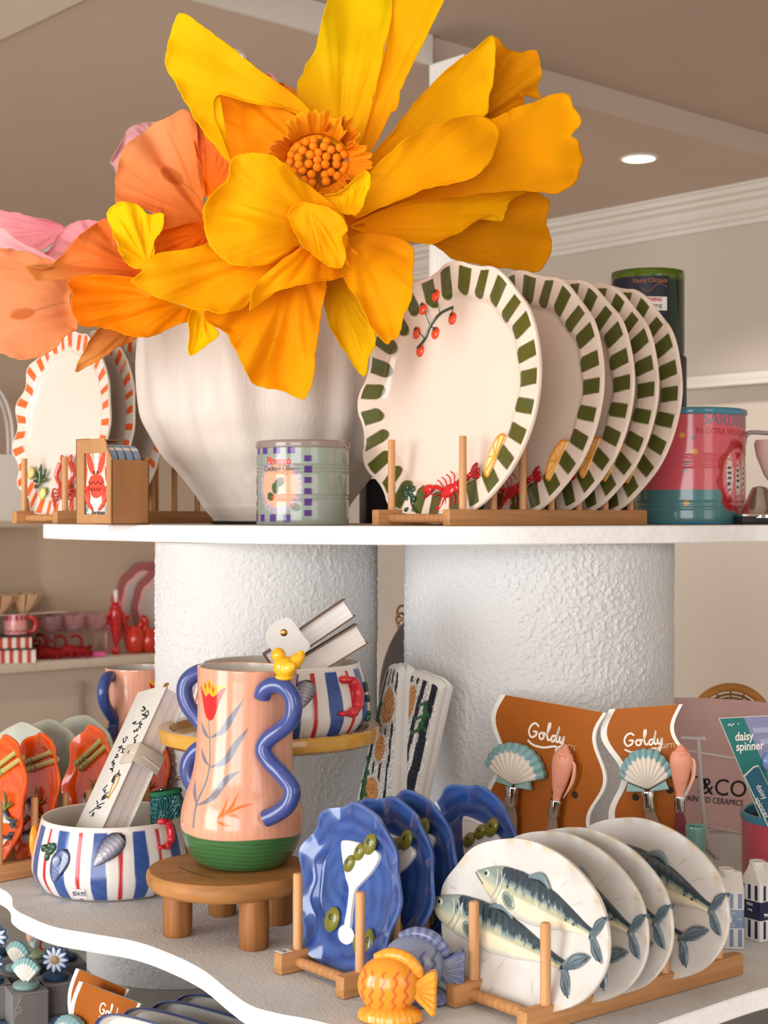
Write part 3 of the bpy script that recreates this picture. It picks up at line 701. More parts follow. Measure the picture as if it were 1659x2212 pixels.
# ---- coral orange flower behind, left ----
fo = empty('paper_flower', Matrix.Translation(P(400, 420, 2.2)), 'coral orange paper flower with a brown spotted petal, behind the yellow one', 'paper flower')
def spot_paint(cx, cy, rx, ry, an, line=None):
    def f(C, pts):
        m = m_ell(pts[:, 0], pts[:, 1], cx, cy, rx, ry, an, 3); C = over(C, m*.75, 'C4601E')
        if line: C = over(C, m_line(pts[:, 0], pts[:, 1], line, 3.5, 2)*.55, '9A6A3A')
        return C
    return f
stem(fo, (X(420, 2.25), 2.27, Z(500, 2.25)), (PX-.03, PD+.02, ZU+.3))
Pt([(262,330),(300,292),(350,258),(402,236),(425,272),(430,330),(445,400),(440,450),(445,505),(400,530),(335,548),(332,505),(350,470),(300,450),(262,448),(247,425),(252,380)], (445,480), (290,300), 2.15, 2.11, 'F57A10', 'F5A268', fo, bulge=.02, folds=3, famp=.010, seed=31, extra=spot_paint(372, 380, 28, 15, .55, [(395,395),(425,420),(440,450)]), rings=44, sub=10)
Pt([(402,236),(440,280),(470,315),(500,355),(490,392),(450,430),(440,400),(425,330),(415,280)], (450,430), (410,240), 2.11, 2.10, 'F57200', 'F58A50', fo, bulge=.01, folds=2, famp=.006, seed=32)
Pt([(330,505),(445,480),(470,520),(440,532),(400,540),(335,550)], (450,500), (335,545), 2.09, 2.06, 'F56A00', 'F57A10', fo, bulge=.005, folds=2, famp=.005, seed=33)
Pt([(598,182),(620,183),(642,200),(655,235),(600,260),(570,220)], (620,260), (620,183), 2.14, 2.16, 'E87820', 'F08A38', fo, bulge=.005, folds=2, famp=.005, seed=34)
# ---- peach orange flower lower left ----
fp = empty('paper_flower', Matrix.Translation(P(300, 610, 2.05)), 'orange and peach paper flower drooping over the crab platter at left', 'paper flower')
stem(fp, (X(330, 2.12), 2.14, Z(610, 2.12)), (PX-.07, PD-.02, ZU+.33))
Pt([(-40,528),(0,535),(60,545),(110,562),(158,600),(152,640),(168,705),(150,722),(100,765),(50,775),(0,765),(-60,740)], (300,640), (-40,640), 2.06, 2.02, 'F08A48', 'F0A070', fp, bulge=.02, folds=3, famp=.006, seed=35, extra=spot_paint(48, 678, 27, 12, -.15, [(72,672),(110,660),(165,645)]), rings=44, sub=10)
Pt([(208,712),(190,745),(172,775),(163,806),(190,790),(226,772),(250,752),(296,730),(290,700),(240,695)], (290,700), (163,806), 2.02, 1.98, 'D9802E', 'E39A52', fp, bulge=.006, folds=2, famp=.004, seed=36)
Pt([(55,575),(100,580),(135,548),(175,508),(232,474),(250,525),(278,568),(320,580),(300,600),(250,602),(200,600),(150,602),(100,606),(72,602)], (320,590), (90,590), 1.98, 1.95, 'F06A10', 'E8924A', fp, bulge=.02, folds=4, famp=.010, seed=37, cen=(220,560))
Pt([(146,612),(165,598),(205,594),(290,600),(330,638),(402,664),(440,675),(425,688),(385,700),(342,722),(300,726),(250,716),(200,706),(170,700),(154,655),(157,632)], (420,640), (150,620), 1.965, 1.925, 'FFA400', 'F57A00', fp, bulge=.02, folds=4, famp=.010, seed=38)
# ---- pink flower ----
fk = empty('paper_flower', Matrix.Translation(P(150, 500, 2.35)), 'pale pink paper flower at the far left behind the orange ones', 'paper flower')
stem(fk, (X(300, 2.4), 2.42, Z(560, 2.4)), (PX-.05, PD+.05, ZU+.3), col='8A9A6A')
Pt([(-40,440),(0,452),(60,466),(135,487),(118,520),(70,545),(0,530),(-40,520)], (130,500), (-40,470), 2.3, 2.33, 'E88A94', 'F0A0A4', fk, bulge=.01, folds=3, famp=.008, seed=41)
Pt([(100,545),(128,505),(160,480),(200,475),(236,490),(262,520),(200,570),(120,580),(60,560)], (230,560), (150,480), 2.25, 2.26, 'F0909C', 'F5A4AC', fk, bulge=.01, folds=3, famp=.006, seed=42)
Pt([(352,270),(325,264),(298,267),(272,282),(262,310),(240,345),(242,360),(262,378),(320,340),(360,300)], (360,340), (250,330), 2.32, 2.34, 'D89A9C', 'E0A8AA', fk, bulge=.01, folds=3, famp=.006, seed=43)
Pt([(0,492),(40,520),(110,556),(140,575),(60,560),(0,545),(-40,520)], (140,570), (-20,510), 2.2, 2.22, 'F5AEB2', 'F8BCC0', fk, bulge=.01, folds=3, famp=.006, seed=44)
Pt([(572,163),(588,160),(600,176),(604,190),(590,200),(575,190)], (590,200), (580,162), 2.3, 2.3, 'E89AA0', 'E8A0A6', fk, bulge=.0, folds=2, famp=.003, seed=45)
stem(fk, (X(588, 2.32), 2.33, Z(185, 2.32)), (PX+.01, PD+.04, ZU+.3), .004, '8A9A6A')
# ================= REST OF THE UPPER SHELF =================
def mixc(a, b, t): return lin(a)*(1-np.asarray(t)[:, None])+lin(b)*np.asarray(t)[:, None]
# ---- kraft box with coasters ----
BM = T(X(241, 2.06), 2.06, ZU+.0005, rz=PI/4)
box = empty('cardboard_box', BM, 'open brown cardboard box of coasters with a window showing a red crab', 'box')
bw, bl, bh, bh2, th = .062, .085, .1175, .088, .0022
k = K()
k.box((bw/2, th/2, bh2/2), (bw, th, bh2), 'A9784E'); k.box((bw-th/2, bl/2, bh2/2+.002), (th, bl, bh2+.004), 'A06F45')
k.box((bw/2, bl-th/2, bh/2), (bw, th, bh), 'A9784E'); k.box((bw/2, bl/2, th/2), (bw, bl, th), 'A9784E'); k.box((bw/2, bl-.014, bh), (bw, .028, .0016), 'A9784E')
k.build('carton', KRAFT, box, smooth=False)
# windowed face lies in the local y/z plane, looking along -x
def facepoly(kk, pts, x0, x1, col):
    n = len(pts); V = [(x0, y, z) for y, z in pts]+[(x1, y, z) for y, z in pts]
    kk.add(V, [list(range(n)), list(range(n, 2*n))[::-1]]+[[(i+1) % n, i, n+i, n+(i+1) % n] for i in range(n)], col)
k = K(); wy0, wy1, wz0, wz1 = .012, .066, .014, .098
facepoly(k, [(0, 0), (wy0, 0), (wy0, bh*.9), (.012, bh-.012), (0, bh2)], 0, th, 'B98A5E')
facepoly(k, [(wy1, 0), (bl, 0), (bl, bh), (wy1, bh)], 0, th, 'B98A5E')
facepoly(k, [(wy0, 0), (wy1, 0), (wy1, wz0), (wy0, wz0)], 0, th, 'B98A5E')
facepoly(k, [(wy0, wz1), (wy1, wz1), (wy1, bh), (.018, bh), (wy0, bh*.92)], 0, th, 'B98A5E')
k.build('window_panel', KRAFT, box, smooth=False)
def coaster(x, label, crab):
    Mc = BM @ T(x, .042, .060)
    n = 72; a = np.arange(n)*2*PI/n; rr = 1/((np.abs(np.cos(a))**3.2+np.abs(np.sin(a))**3.2)**(1/3.2)); yy, zz = .038*rr*np.cos(a), .050*rr*np.sin(a)
    def plaid(V):
        y, z = V[:, 1], V[:, 2]; c = np.tile(lin('7F97AE'), (len(V), 1))
        c = over(c, ((np.abs((y/.014) % 1-.5) > .38) | (np.abs((z/.022) % 1-.5) > .42)).astype(float), 'E9E4DA')
        return over(c, (np.hypot(y/.038, z/.05) < .93).astype(float)*(V[:, 0] < .002), 'F0E6DA') if crab else c
    k = K(); rings = []
    for s_, xx in ((.01, 0), (.5, 0), (.9, 0), (.985, 0), (1, .001), (1, .0095), (.98, .0105)): rings.append(np.column_stack([np.full(n, xx), yy*s_, zz*s_]))
    k.loft(rings, plaid); o = k.build('coaster', SATIN, None, Mc)
    tag(o, label, 'coaster', 'coasters in the cardboard box')
    k = K(); k.loft([np.column_stack([np.full(n, xx), yy*.975, zz*.975]) for xx in (.0105, .0120)], '6B3F28'); k.build('cork_backing', MATTE, o)
    if crab:
        k = K(); R_ = 'E4503C'; W_ = 'F4B9A0'
        def E(y, z, ry, rz, an, col, dx=0): k.ell((-.0004-dx, y, z), (.0007, ry, rz), col, (an, 0, 0), 8, 20)
        E(0, -.004, .019, .0145, 0, R_); E(0, -.015, .014, .009, 0, R_)
        for sg in (-1, 1):
            E(sg*.0135, .024, .0088, .019, sg*-.45, W_); E(sg*.0135, .024, .0068, .0165, sg*-.45, R_, .0003); E(sg*.009, .036, .0016, .008, sg*-.5, W_, .0008)
            E(sg*.026, .006, .0055, .015, sg*.2, W_); E(sg*.026, .006, .0042, .0135, sg*.2, R_, .0003)
            for j in range(4): k.tube([(-.0006, sg*.016, -.008-.004*j), (-.0008, sg*(.027-.003*j), -.014-.006*j), (-.0006, sg*(.02-.004*j), -.03-.003*j)], .0024, R_, 8, 4)
            E(sg*.0042, .0115, .0014, .0026, 0, '2A1A1A', .0012)
        for zz_, w_ in ((-.003, .017), (-.012, .012)): k.tube([(-.0014, -w_+w_*2*i/6, zz_+.0022*(-1)**i) for i in range(7)], .0005, '5A1512', 6)
        k.build('crab_print', SATIN, o)['label'] = 'red crab print'
        k = K(); V, F = text_arr('Bordeaux', .009, shear=.4); k.add(np.column_stack([-.0006-V[:, 2], -.004-V[:, 0]*.9, -.0435+V[:, 1]]), [f[::-1] for f in F], '2A2A2A'); k.build('lettering', MATTE, o)
for x, lb, c in ((.0045, 'red crab coaster showing through the window of the cardboard box', True), (.0175, 'blue plaid coaster directly behind the crab coaster in the box', False),
                 (.0305, 'third coaster in the cardboard box, counted from the crab window', False), (.0435, 'rearmost coaster in the cardboard box, farthest right', False)):
    coaster(x, lb, c)
# ---- canisters ----
def can(name, M, r, h, body, rimc, label, paint=None, ribs=(.3, .34, .62, .66, .70), inner='9C948C', group=None, seg=260):
    e = empty(name, M, label, 'canister', group)
    prof = [(r*.97, 0), (r*.995, .002), (r, .006)]
    for z in np.linspace(.01, h-.012, 80):
        f = z/h; b = sum(.0011*math.exp(-((f-q)/.012)**2) for q in ribs); prof.append((r-b, z))
    prof += [(r, h-.010)]
    a = K(); a.lathe(prof, (lambda V: paint(V, r, h)) if paint else body, seg, cap1=False); a.build('body', GLAZE, e)
    k = K(); k.lathe([(r, h-.010), (r*1.02, h-.0095), (r*1.035, h-.006), (r*1.02, h-.0015), (r*.985, h), (r*.95, h-.002), (r*.945, h-.012)], rimc, 96, cap0=False, cap1=False); k.build('rim', GLAZE, e)
    k = K(); k.lathe([(r*.945, h-.012), (r*.93, .02), (.001, .018)], inner, 64, cap0=False, cap1=False); k.build('inner_wall', GLAZE, e)
    return e
def pim_paint(V, r, h):
    th = np.arctan2(V[:, 0], -V[:, 1]); s_ = th*r; z = V[:, 2]; c = np.tile(lin('8E978C'), (len(V), 1))
    c = over(c, m_ell(s_, z, -.5*r, h*.46, .034, .036, 0, .0015)*.8, 'C5A7A4')
    dots = ((np.sin(np.arctan2(z-h*.46, s_+.5*r)*26) > 0) & (np.hypot(s_+.5*r, z-h*.46) > .029) & (np.hypot(s_+.5*r, z-h*.46) < .036)).astype(float)
    c = over(c, dots*.8, '8D96B0')
    c = over(c, m_ell(s_, z, -.5*r, h*.46, .027, .028, 0, .001), 'DBA588')
    sq = lambda cx, cz: ((np.abs(s_-cx) < .0055) & (np.abs(z-cz) < .0042)).astype(float)
    for i in range(5):
        cx = -1.2*r+i*.335*r*1.0
        if cx < .05*r: c = over(c, sq(cx, h*.875), '55307E'); c = over(c, sq(cx-.1*r, h*.085), '55307E')
    for i in range(6):
        for cx in (.17*r, -1.36*r): c = over(c, sq(cx, h*(.78-i*.128)), '4C2A70')
    for ex, ez, rx, rz, an in ((-.46*r, h*.50, .0085, .0058, .5), (-.57*r, h*.43, .0052, .0075, .2), (-.70*r, h*.335, .0062, .0055, -.2), (-.10*r, h*.21, .0070, .0050, -.4)):
        c = over(c, m_ell(s_, z, ex, ez, rx, rz, an), '3F5528')
    for ex, ez in ((-.37*r, h*.52), (-.645*r, h*.325), (-.16*r, h*.235)): c = over(c, m_ell(s_, z, ex, ez, .0019, .0019), 'D8451E')
    c = over(c, m_line(s_, z, [(-.36*r, h*.55), (-.27*r, h*.61)], .0009, .0006), 'C5611E')
    return c
PMc = T(X(654, 2.03), 2.03, ZU+.0005)
pc = can('ceramic_canister', PMc, .0615, .1105, '8E978C', '8B7E78', 'grey green ceramic canister labelled cocktail olives with a purple check border', pim_paint)
k = K(); add_text(k, 'Pimento', .0135, -.5*.0615, .083, 0, 'DB3A22', cyl=.0615, yoff=.0001, bold=.0004, sx=.82, depth=.0001)
k.build('lettering', GLAZE, pc)
k = K(); add_text(k, 'Cocktail Olives', .0105, -.47*.0615, .073, 0, '3A4038', cyl=.0615, yoff=.0001, sx=.8, depth=.0001); k.build('lettering', GLAZE, pc)
def sard_paint(V, r, h):
    th = np.arctan2(V[:, 0], -V[:, 1]); s_ = th*r; z = V[:, 2]; c = np.tile(lin('CB5560'), (len(V), 1))
    c = over(c, (z < h*.30).astype(float), '4F7F80'); c = over(c, (z < h*.035).astype(float), '3E7F96')
    cx, cz = .80*r, h*.40; a = np.arctan2(z-cz, s_-cx); q = np.hypot((s_-cx)/.040, (z-cz)/.054)
    c = over(c, ss((q-1-.06*np.sin(a*8))*.04, .001), 'A92A2C'); c = over(c, ss((q-.78)*.04, .001), 'D8747A')
    for i, (fx, sg) in enumerate(((-.018, 1), (0.001, -1), (.019, 1))):
        x_ = s_-cx-fx; zz = (z-cz)*sg; w_ = .0068*np.clip(1-((zz-.004)/.030)**2, 0, 1)
        c = over(c, ((np.abs(x_) < w_) & (zz > -.026)).astype(float), 'D9CDBD')
        c = over(c, ((np.abs(x_+.001) < w_*.55) & (zz < .02) & (zz > -.022) & (np.sin(zz*2600) > 0)).astype(float), '33414A')
        c = over(c, ((np.abs(x_) < (-zz-.026)*.7+.001) & (zz < -.026) & (zz > -.036)).astype(float), 'A92A2C')
        c = over(c, m_ell(x_, zz, 0, .026, .0018, .0018), '6B2A22')
    for lx, lz, rr_ in ((-.33*r, h*.76, .004), (-.12*r, h*.62, .0045), (-.26*r, h*.18, .004)): c = over(c, m_ell(s_, z, lx, lz, rr_, rr_*.9), 'D9A445')
    for lx, lz in ((-.13*r, h*.74), (-.25*r, h*.52), (-.28*r, h*.46)): c = over(c, m_ell(s_, z, lx, lz, .0045, .0022, .6), '6F6A7C')
    return c
sr, sh = .0805, .167
sc_ = can('ceramic_canister', T(X(1490, 2.25), 2.25, ZU+.0005), sr, sh, 'CB5560', '3E7F96', 'pink and teal ceramic sardine canister with blue rim on the upper shelf', sard_paint, ribs=(.14, .18, .5, .54, .58))
k = K(); add_text(k, 'SARDINES', .023, .66*sr, sh*.885, 0, '5C6C80', cyl=sr, yoff=.0001, ang=-.05, depth=.0001); k.build('lettering', GLAZE, sc_)
k = K(); add_text(k, 'IN EXTRA VIRGIN OLIVE OIL', .0115, .72*sr, sh*.785, 0, 'B3202C', cyl=sr, yoff=.0001, ang=-.03, bold=.0003, sx=.9, depth=.0001); k.build('lettering', GLAZE, sc_)
# ---- bottle candle on its box ----
cb = empty('bottle_candle', T(X(1399, 2.45), 2.45, Z(772, 2.45)), 'dark green cut bottle candle with navy label standing on a black box', 'candle')
r = .0583; h = Z(590, 2.45)-Z(772, 2.45)
k = K(); k.lathe([(r*.97, 0), (r, .004)]+[(r, h*q_) for q_ in (.3, .6, .84, .86, .9, .92)]+[(r, h-.001), (r*.985, h), (r*.95, h-.001), (r*.945, .012), (.001, .011)], (lambda V: mixc('1F3A12', '6E8A1E', (V[:, 2] > h*.89)*.8)), 72, cap1=False); k.build('glass_body', GREENG, cb)
k = K(); k.lathe([(r*.94, .013), (r*.94, h*.80), (.001, h*.80)], '131C14', 48); k.build('wax', MATTE, cb)
k = K(); n = 40
def curved(kk, rr, a0, a1, z0, z1, col, t=.0004):
    a = np.linspace(a0, a1, n); R0 = [np.column_stack([q*np.sin(a), -q*np.cos(a), np.full(n, z)]) for q, z in ((rr, z0), (rr, z1), (rr+t, z1), (rr+t, z0))]
    V = np.vstack(R0); kk.add(V, gridfaces(4, n, closeu=True)+[[i*n for i in range(4)], [i*n+n-1 for i in range(4)][::-1]], col)
curved(k, r, -1.3, .43, h*.28, h*.905, '191E2B'); k.build('label', SATIN, cb)['label'] = 'navy paper label'
k = K(); add_text(k, 'Veuve Clicquot', .0105, -.10*r, h*.85, 0, 'B5703F', cyl=r, yoff=.0006, depth=.0001, sx=.85)
k.tube([(r*1.012*math.sin(q), -r*1.012*math.cos(q), h*.77+.006*math.sin((q-.0)*9)) for q in np.linspace(-.35, .35, 12)], .0004, 'B5703F', 6); k.build('lettering', MATTE, cb)
k = K(); curved(k, r+.0006, -.4, .36, h*.50, h*.66, 'E9E4DC'); sk = k.build('price_sticker', MATTE, cb)
k = K(); add_text(k, 'WARNING', .0085, -.1*r, h*.625, 0, 'C02A28', cyl=r+.0012, yoff=.0001, depth=.0001, sx=.9, bold=.0002); add_text(k, 'lifelong', .0105, -.04*r, h*.56, 0, '3A3A3A', cyl=r+.0012, yoff=.0001, depth=.0001); k.build('lettering', MATTE, sk)
hb = Z(772, 2.45)-ZU; k = K(); k.lathe([(.0605, 0), (.0615, .002), (.0615, hb-.004), (.0600, hb-.0005)], '1B191B', 60); k.box((0, -.0617, hb*.5), (.03, .001, .02), '242124')
tag(k.build('gift_tube', SATIN, None, T(X(1399, 2.45), 2.45, ZU+.0004)), 'plain black round gift tube carrying the dark green bottle candle', 'box')
k = K(); k.box((0, 0, .036), (.062, .05, .072), '15151A', .002); k.box((0, -.0253, .036), (.05, .0008, .05), '22222C')
tag(k.build('gift_box', SATIN, None, T(X(812, 2.42)+.008, 2.5, ZU+.0004, rz=.25)), 'black gift box in shadow between the white pot and the platters', 'box')
# ---- chrome appliance and wire frame at the right edge ----
e = empty('chrome_stand', T(X(1650, 2.16), 2.16, ZU+.0005), 'shiny chrome stand on a black base at the far right edge', 'stand')
k = K(); k.box((0, 0, .005), (.075, .06, .009), '0E0D0D', .001); k.build('base', SATIN, e)
k = K(); prof = [(.030, .0), (.030, .004), (.027, .006), (.022, .016), (.013, .038), (.010, .043), (.003, .045)]
k.lathe(prof, 'B8B0A6', 40, c=(-.006, 0, .009)); k.build('cone', CHROME, e)
k = K(); k.box((0, 0, .0125), (.074, .058, .006), 'B8B0A6', .002); k.build('plinth', CHROME, e)
e = empty('wire_frame', T(X(1640, 2.24), 2.24, ZU+.0004), 'grey painted wire frame arching over the chrome stand at the right edge', 'frame')
k = K(); k.tube([(-.031, 0, .004), (-.028, 0, .06), (-.022, 0, .118), (-.019, 0, .130), (-.010, 0, .1345), (.03, 0, .132), (.09, 0, .129), (.10, 0, .12), (.11, 0, .06), (.112, 0, .004)], .0032, '9A8E8C', 12, 5); k.build('hoop', SATIN, e)
k = K(); k.tube([(-.031, -.03, .003), (-.031, .03, .003)], .003, '9A8E8C', 10); k.tube([(.112, -.03, .003), (.112, .03, .003)], .003, '9A8E8C', 10); k.build('foot', SATIN, e)
k = K(); k.lathe([(.012, 0), (.03, .002), (.022, .006), (.006, .010), (.005, .05), (.010, .054), (.022, .07), (.033, .098), (.036, .115), (.034, .121), (.030, .119), (.028, .10), (.01, .07)], 'C8A8A0', 48, cap1=False)
tag(k.build('cocktail_glass', GLAZE, None, T(X(1684, 2.2), 2.2, ZU+.0005)), 'pale pink glazed goblet cut off by the right edge of the picture', 'goblet')
# ================= MIDDLE: BOWLS, CAKE STAND, VASES =================
def bowl_paint(V, t_in):
    pass
def striped_bowl(name, M, label, sx=1, rot=0):
    e = empty(name, M, label, 'bowl')
    prof = catmull([(.070, 0), (.082, .0015), (.089, .008), (.0965, .022), (.0975, .034), (.095, .052), (.090, .072), (.0865, .0835)], 6)
    outer = [tuple(q) for q in prof]+[(.0862, .0858), (.0848, .0870), (.0828, .0862)]
    def paint(V):
        a = np.arctan2(V[:, 0], -V[:, 1])-rot; z = V[:, 2]; rr_ = np.hypot(V[:, 0], V[:, 1]); NP = 12
        f = (a*NP/(2*PI)) % 1; d0 = np.minimum(f, 1-f)*2*PI/NP*.095; d1 = np.abs(f-.5)*2*PI/NP*.095; c = np.tile(lin('E2DDD7'), (len(V), 1))
        mz = (z < .0815+.0006*np.sin(a*40)).astype(float)*(z > .003)
        v = .5+.5*np.sin(z*500+a*30)
        wob = .0007*np.sin(z*70+a*9)
        mb = ss(d0-.0088-wob, .0008)*mz; c = c*(1-mb[:, None])+(lin('34508F')*(1-.3*v[:, None])+lin('4A6AAE')*.3*v[:, None])*mb[:, None]
        return over(c, ss(d1-.0026-wob*.6, .0008)*mz, 'C2262E')
    k = K(); k.lathe(outer, paint, 420, cap1=False); k.build('body', GLAZE, e)
    k = K(); k.lathe([(.0828, .0862), (.0822, .08), (.085, .06), (.0895, .035), (.086, .014), (.06, .006), (.001, .005)], 'D5CCC0', 90, cap0=False, cap1=False); k.build('inner_wall', GLAZE, e)
    return e
def bsurf(a, z, off=0):
    zz = [0, .0015, .008, .014, .022, .034, .052, .072, .0835]; rr_ = [.070, .082, .0892, .0934, .0966, .0977, .0953, .0902, .0866]; r_ = np.interp(z, zz, rr_)+off
    return (r_*math.sin(a), -r_*math.cos(a), z)
def mussel(k, a, z, L, W, ang, inner=False):
    """shell lying on the bowl wall, pointed end first"""
    nu, nv = 40, 24; V = []; C = []
    for i in range(nu):
        t = i/(nu-1); w = W*(math.sin(min(1, t*1.02)*PI)**.55)*(.45+.75*t) if 0 < t < 1 else .0001
        for j in range(nv):
            q = (j/(nv-1)-.5)*PI; u = (t-.5)*L; v = w*math.sin(q)+.10*L*math.sin(t*PI)*(.5); h_ = W*.55*math.cos(q)*math.sin(t*PI)**.5+.0002*math.sin(t*60)
            if inner: h_ = W*.25*(math.cos(q)**.3 if abs(math.cos(q)) > 0 else 0)*math.sin(t*PI)**.3*(1 if abs(math.sin(q)) > .8 else .55)
            ca, sa = math.cos(ang), math.sin(ang); uu, vv = u*ca-v*sa, u*sa+v*ca
            V.append(bsurf(a+uu/.095, z+vv, h_)); s_ = abs(math.sin(q))
            band = .5+.5*math.sin(t*60+s_*3)
            c = lin('C9C8D2')*(1-s_**1.1)+lin('161F3C')*s_**1.1; c = c*(1-.5*band*(t > .3))+lin('2C3B66')*.5*band*(t > .3)
            if inner: c = lin('5B6EA0')*(1-s_**4)+lin('141B33')*s_**4; c = c*(1-.35*band)+lin('C9D0E6')*.35*band*(1-s_)
            if t > .9 or t < .03: c = lin('1A2340')
            C.append(c)
    k.add(np.array(V), gridfaces(nu, nv), lambda v_: np.array(C))
def prawn(k, a, z, s, col='C62430'):
    P_ = [(.010, .020), (.018, .016), (.022, .004), (.018, -.010), (.008, -.018), (-.004, -.018)]
    k.tube([bsurf(a+u*s/.095, z+v*s, .003) for u, v in P_], [.003*s, .006*s, .0062*s, .0055*s, .0045*s, .003*s], col, 12, 6)
    for u, v in P_[1:5]: k.ell(bsurf(a+u*s/.095, z+v*s, .003), .0064*s, 'CC3238', nu=8, nv=12)
    k.ell(bsurf(a-.006*s/.095, z-.018*s, .003), (.006*s, .003, .0028*s), col)
    k.ell(bsurf(a+.004*s/.095, z+.020*s, .003), (.008*s, .004, .005*s), col)
b1 = striped_bowl('striped_bowl', T(X(245, 1.86), 1.86, ZL+.0005), 'striped ceramic bowl with mussels and price sticker at left of the lower shelf')
A1 = lambda px: math.asin(max(-.99, min(.99, (px-245)/172)))
Z1 = lambda py: Z(py, 1.77)-ZL
k = K(); mussel(k, A1(267), Z1(1840)+.001, .050, .0150, .75); k.build('mussel_relief', GLAZE, b1)['label'] = 'closed blue mussel shell'
k = K(); mussel(k, A1(160), Z1(1875), .044, .0140, 1.15, True); k.ell(bsurf(A1(158), Z1(1862), .0052), (.0045, .0016, .0060), '9AA4C4', (0, .4, 0)); k.build('mussel_relief', GLAZE, b1)['label'] = 'open dark mussel shell'
k = K(); rs = random.Random(9)
for q in range(9): k.ell(bsurf(A1(131+rs.uniform(-16, 14)), Z1(1845+rs.uniform(-9, 16)), .0015), (.0050, .0022, .0034), '2A5038', (0, rs.uniform(0, 3), 0))
k.build('parsley_relief', GLAZE, b1)
k = K(); k.ell(bsurf(A1(80)-.05, Z1(1845), .0), (.006, .012, .020), 'F59A22'); k.build('orange_slice_relief', GLAZE, b1)
k = K(); prawn(k, A1(378)-.06, Z1(1815), .75); k.build('prawn_relief', GLAZE, b1)
sk = K(); a0 = A1(200); V = [bsurf(a0+u/.095, .0115+v, .0012+w_) for w_ in (0, .0003) for u, v in ((-.0088, -.0062), (.0088, -.0066), (.0088, .0062), (-.0088, .0068))]
sk.add(V, [[4, 5, 6, 7], [3, 2, 1, 0]]+[[i, (i+1) % 4, 4+(i+1) % 4, 4+i] for i in range(4)], 'EDE6EA'); stk = sk.build('price_sticker', MATTE, b1, smooth=False)
k = K(); V, F = text_arr('$54.95', .0085, shear=.3, depth=.0001); k.add(np.array([bsurf(a0+q[0]*.72/.095, .0117+q[1], .0019+q[2]) for q in V]), F, '3A3550'); k.build('lettering', MATTE, stk)
# amber cake stand
cs = empty('cake_stand', T(X(582, 1.855), 1.855, ZL+.0005), 'amber glazed cake stand on brown legs behind the tulip vase', 'cake stand')
zt = Z(1572, 1.855)-ZL
k = K(); k.lathe([(.10, -.013), (.128, -.012), (.1335, -.008), (.1345, .004), (.133, .0075), (.128, .008), (.121, .006), (.117, -.003), (.001, -.003)], 'D9A340', 160, c=(0, 0, zt-.004), cap1=False)
AMBER = colored('amber_resin', .14, coat=.5, trans=.15, ior=1.4, var=.08, varscale=(30, 30, 30)); k.build('plate', AMBER, cs)
for q in (-1.32, 2.5, 1.75):
    k = K(); k.box((.10*math.cos(q), .10*math.sin(q), (zt-.017)/2), (.0095, .0095, zt-.017), '9A5F2A', .001); k.build('leg', WOODV, cs)
b2 = striped_bowl('striped_bowl', T(X(607, 1.855), 1.855, ZL+zt-.0065) @ Matrix.Diagonal((1.12, 1.12, 1.0, 1)), 'striped ceramic bowl with a red prawn, holding two notebooks on the amber stand', rot=.18)
k = K(); mussel(k, .33, .058, .036, .013, 1.2); k.build('mussel_relief', GLAZE, b2)
k = K(); prawn(k, .82, .052, 1.0); k.build('prawn_relief', GLAZE, b2)
k = K(); rs = random.Random(4)
for q in range(12): k.ell(bsurf(1.32+rs.uniform(-.03, .03), .045+rs.uniform(-.028, .026), .0012), (.0028, .003, .004), '2A5038', (rs.uniform(0, 3), 0, 0))
k.build('parsley_relief', GLAZE, b2)
# notebooks
def notebook(name, M, L, W, Tk, cov, page, label, group=None, gold=False):
    """thickness along x, width along y, length along z; page edges look to -y"""
    e = empty(name, M, label, 'notebook', group)
    for sg in (-1, 1):
        k = K(); k.box((sg*(Tk/2+.0008), W/2, L/2), (.0016, W, L), cov, .0005); k.build('cover', PAPERM, e)
    k = K()
    n = 14
    for i in range(n):
        x = -Tk/2+Tk*(i+.5)/n; w_ = .001*((i*7) % 5)/5; k.box((x, W/2+.0015+w_, L/2), (Tk/n*.93, W-.004, L-.006-w_), page if i % 7 else ('D9CBDF' if gold else 'E8E2DA'))
    k.build('pages', PAPERM, e, smooth=False)
    k = K(); k.box((0, W, L/2), (Tk+.003, .0016, L), cov, .0005); k.build('spine', PAPERM, e)
    return e
PAG = 'E6DDD6'
zl = Vector((.33, .46, .82)).normalized(); yl = Vector((-.3, .98, -.5)); yl = (yl-zl*yl.dot(zl)).normalized(); xl = yl.cross(zl)
Mn = Matrix((xl, yl, zl)).transposed().to_4x4(); Mn.translation = P(240, 1812, 1.80); Mn = Mn @ Matrix.Rotation(math.radians(22), 4, 'Z')
nb = notebook('notebook', Mn, .200, .082, .029, 'D6D4CC', PAG, 'cream notebook with black handwriting and leather strap, standing in the left bowl', gold=True)
k = K(); rs = random.Random(12); x0 = -.029/2-.0017
sc1 = lambda y, z: (x0-.0002, y, z)
for i in range(30):
    z = .172-i*.0050; y = .042+rs.uniform(-.02, .014)
    pts = [sc1(y+rs.uniform(-.010, .010), z+rs.uniform(-.005, .005)) for _ in range(4)]; k.tube(pts, .0007, '22262C', 6, 4)
k.build('handwriting', MATTE, nb)
k = K(); k.tube([sc1(.020, .045), sc1(.014, .066), sc1(.020, .078), sc1(.026, .066), sc1(.022, .046)], .0008, 'E2B24A', 6, 4); k.build('gold_leaf_print', BRASS, nb)
k = K(); q = .029/2+.0035
k.box((-q, .014, .105), (.0022, .036, .026), 'C9BDB0', .001); k.box((0, -.0045, .105), (2*q+.002, .0022, .024), 'C2B6A8', .001); k.box((q, .012, .103), (.0022, .034, .022), '8A7A6C', .001)
k.build('strap', SATIN, nb)['label'] = 'taupe leather strap'
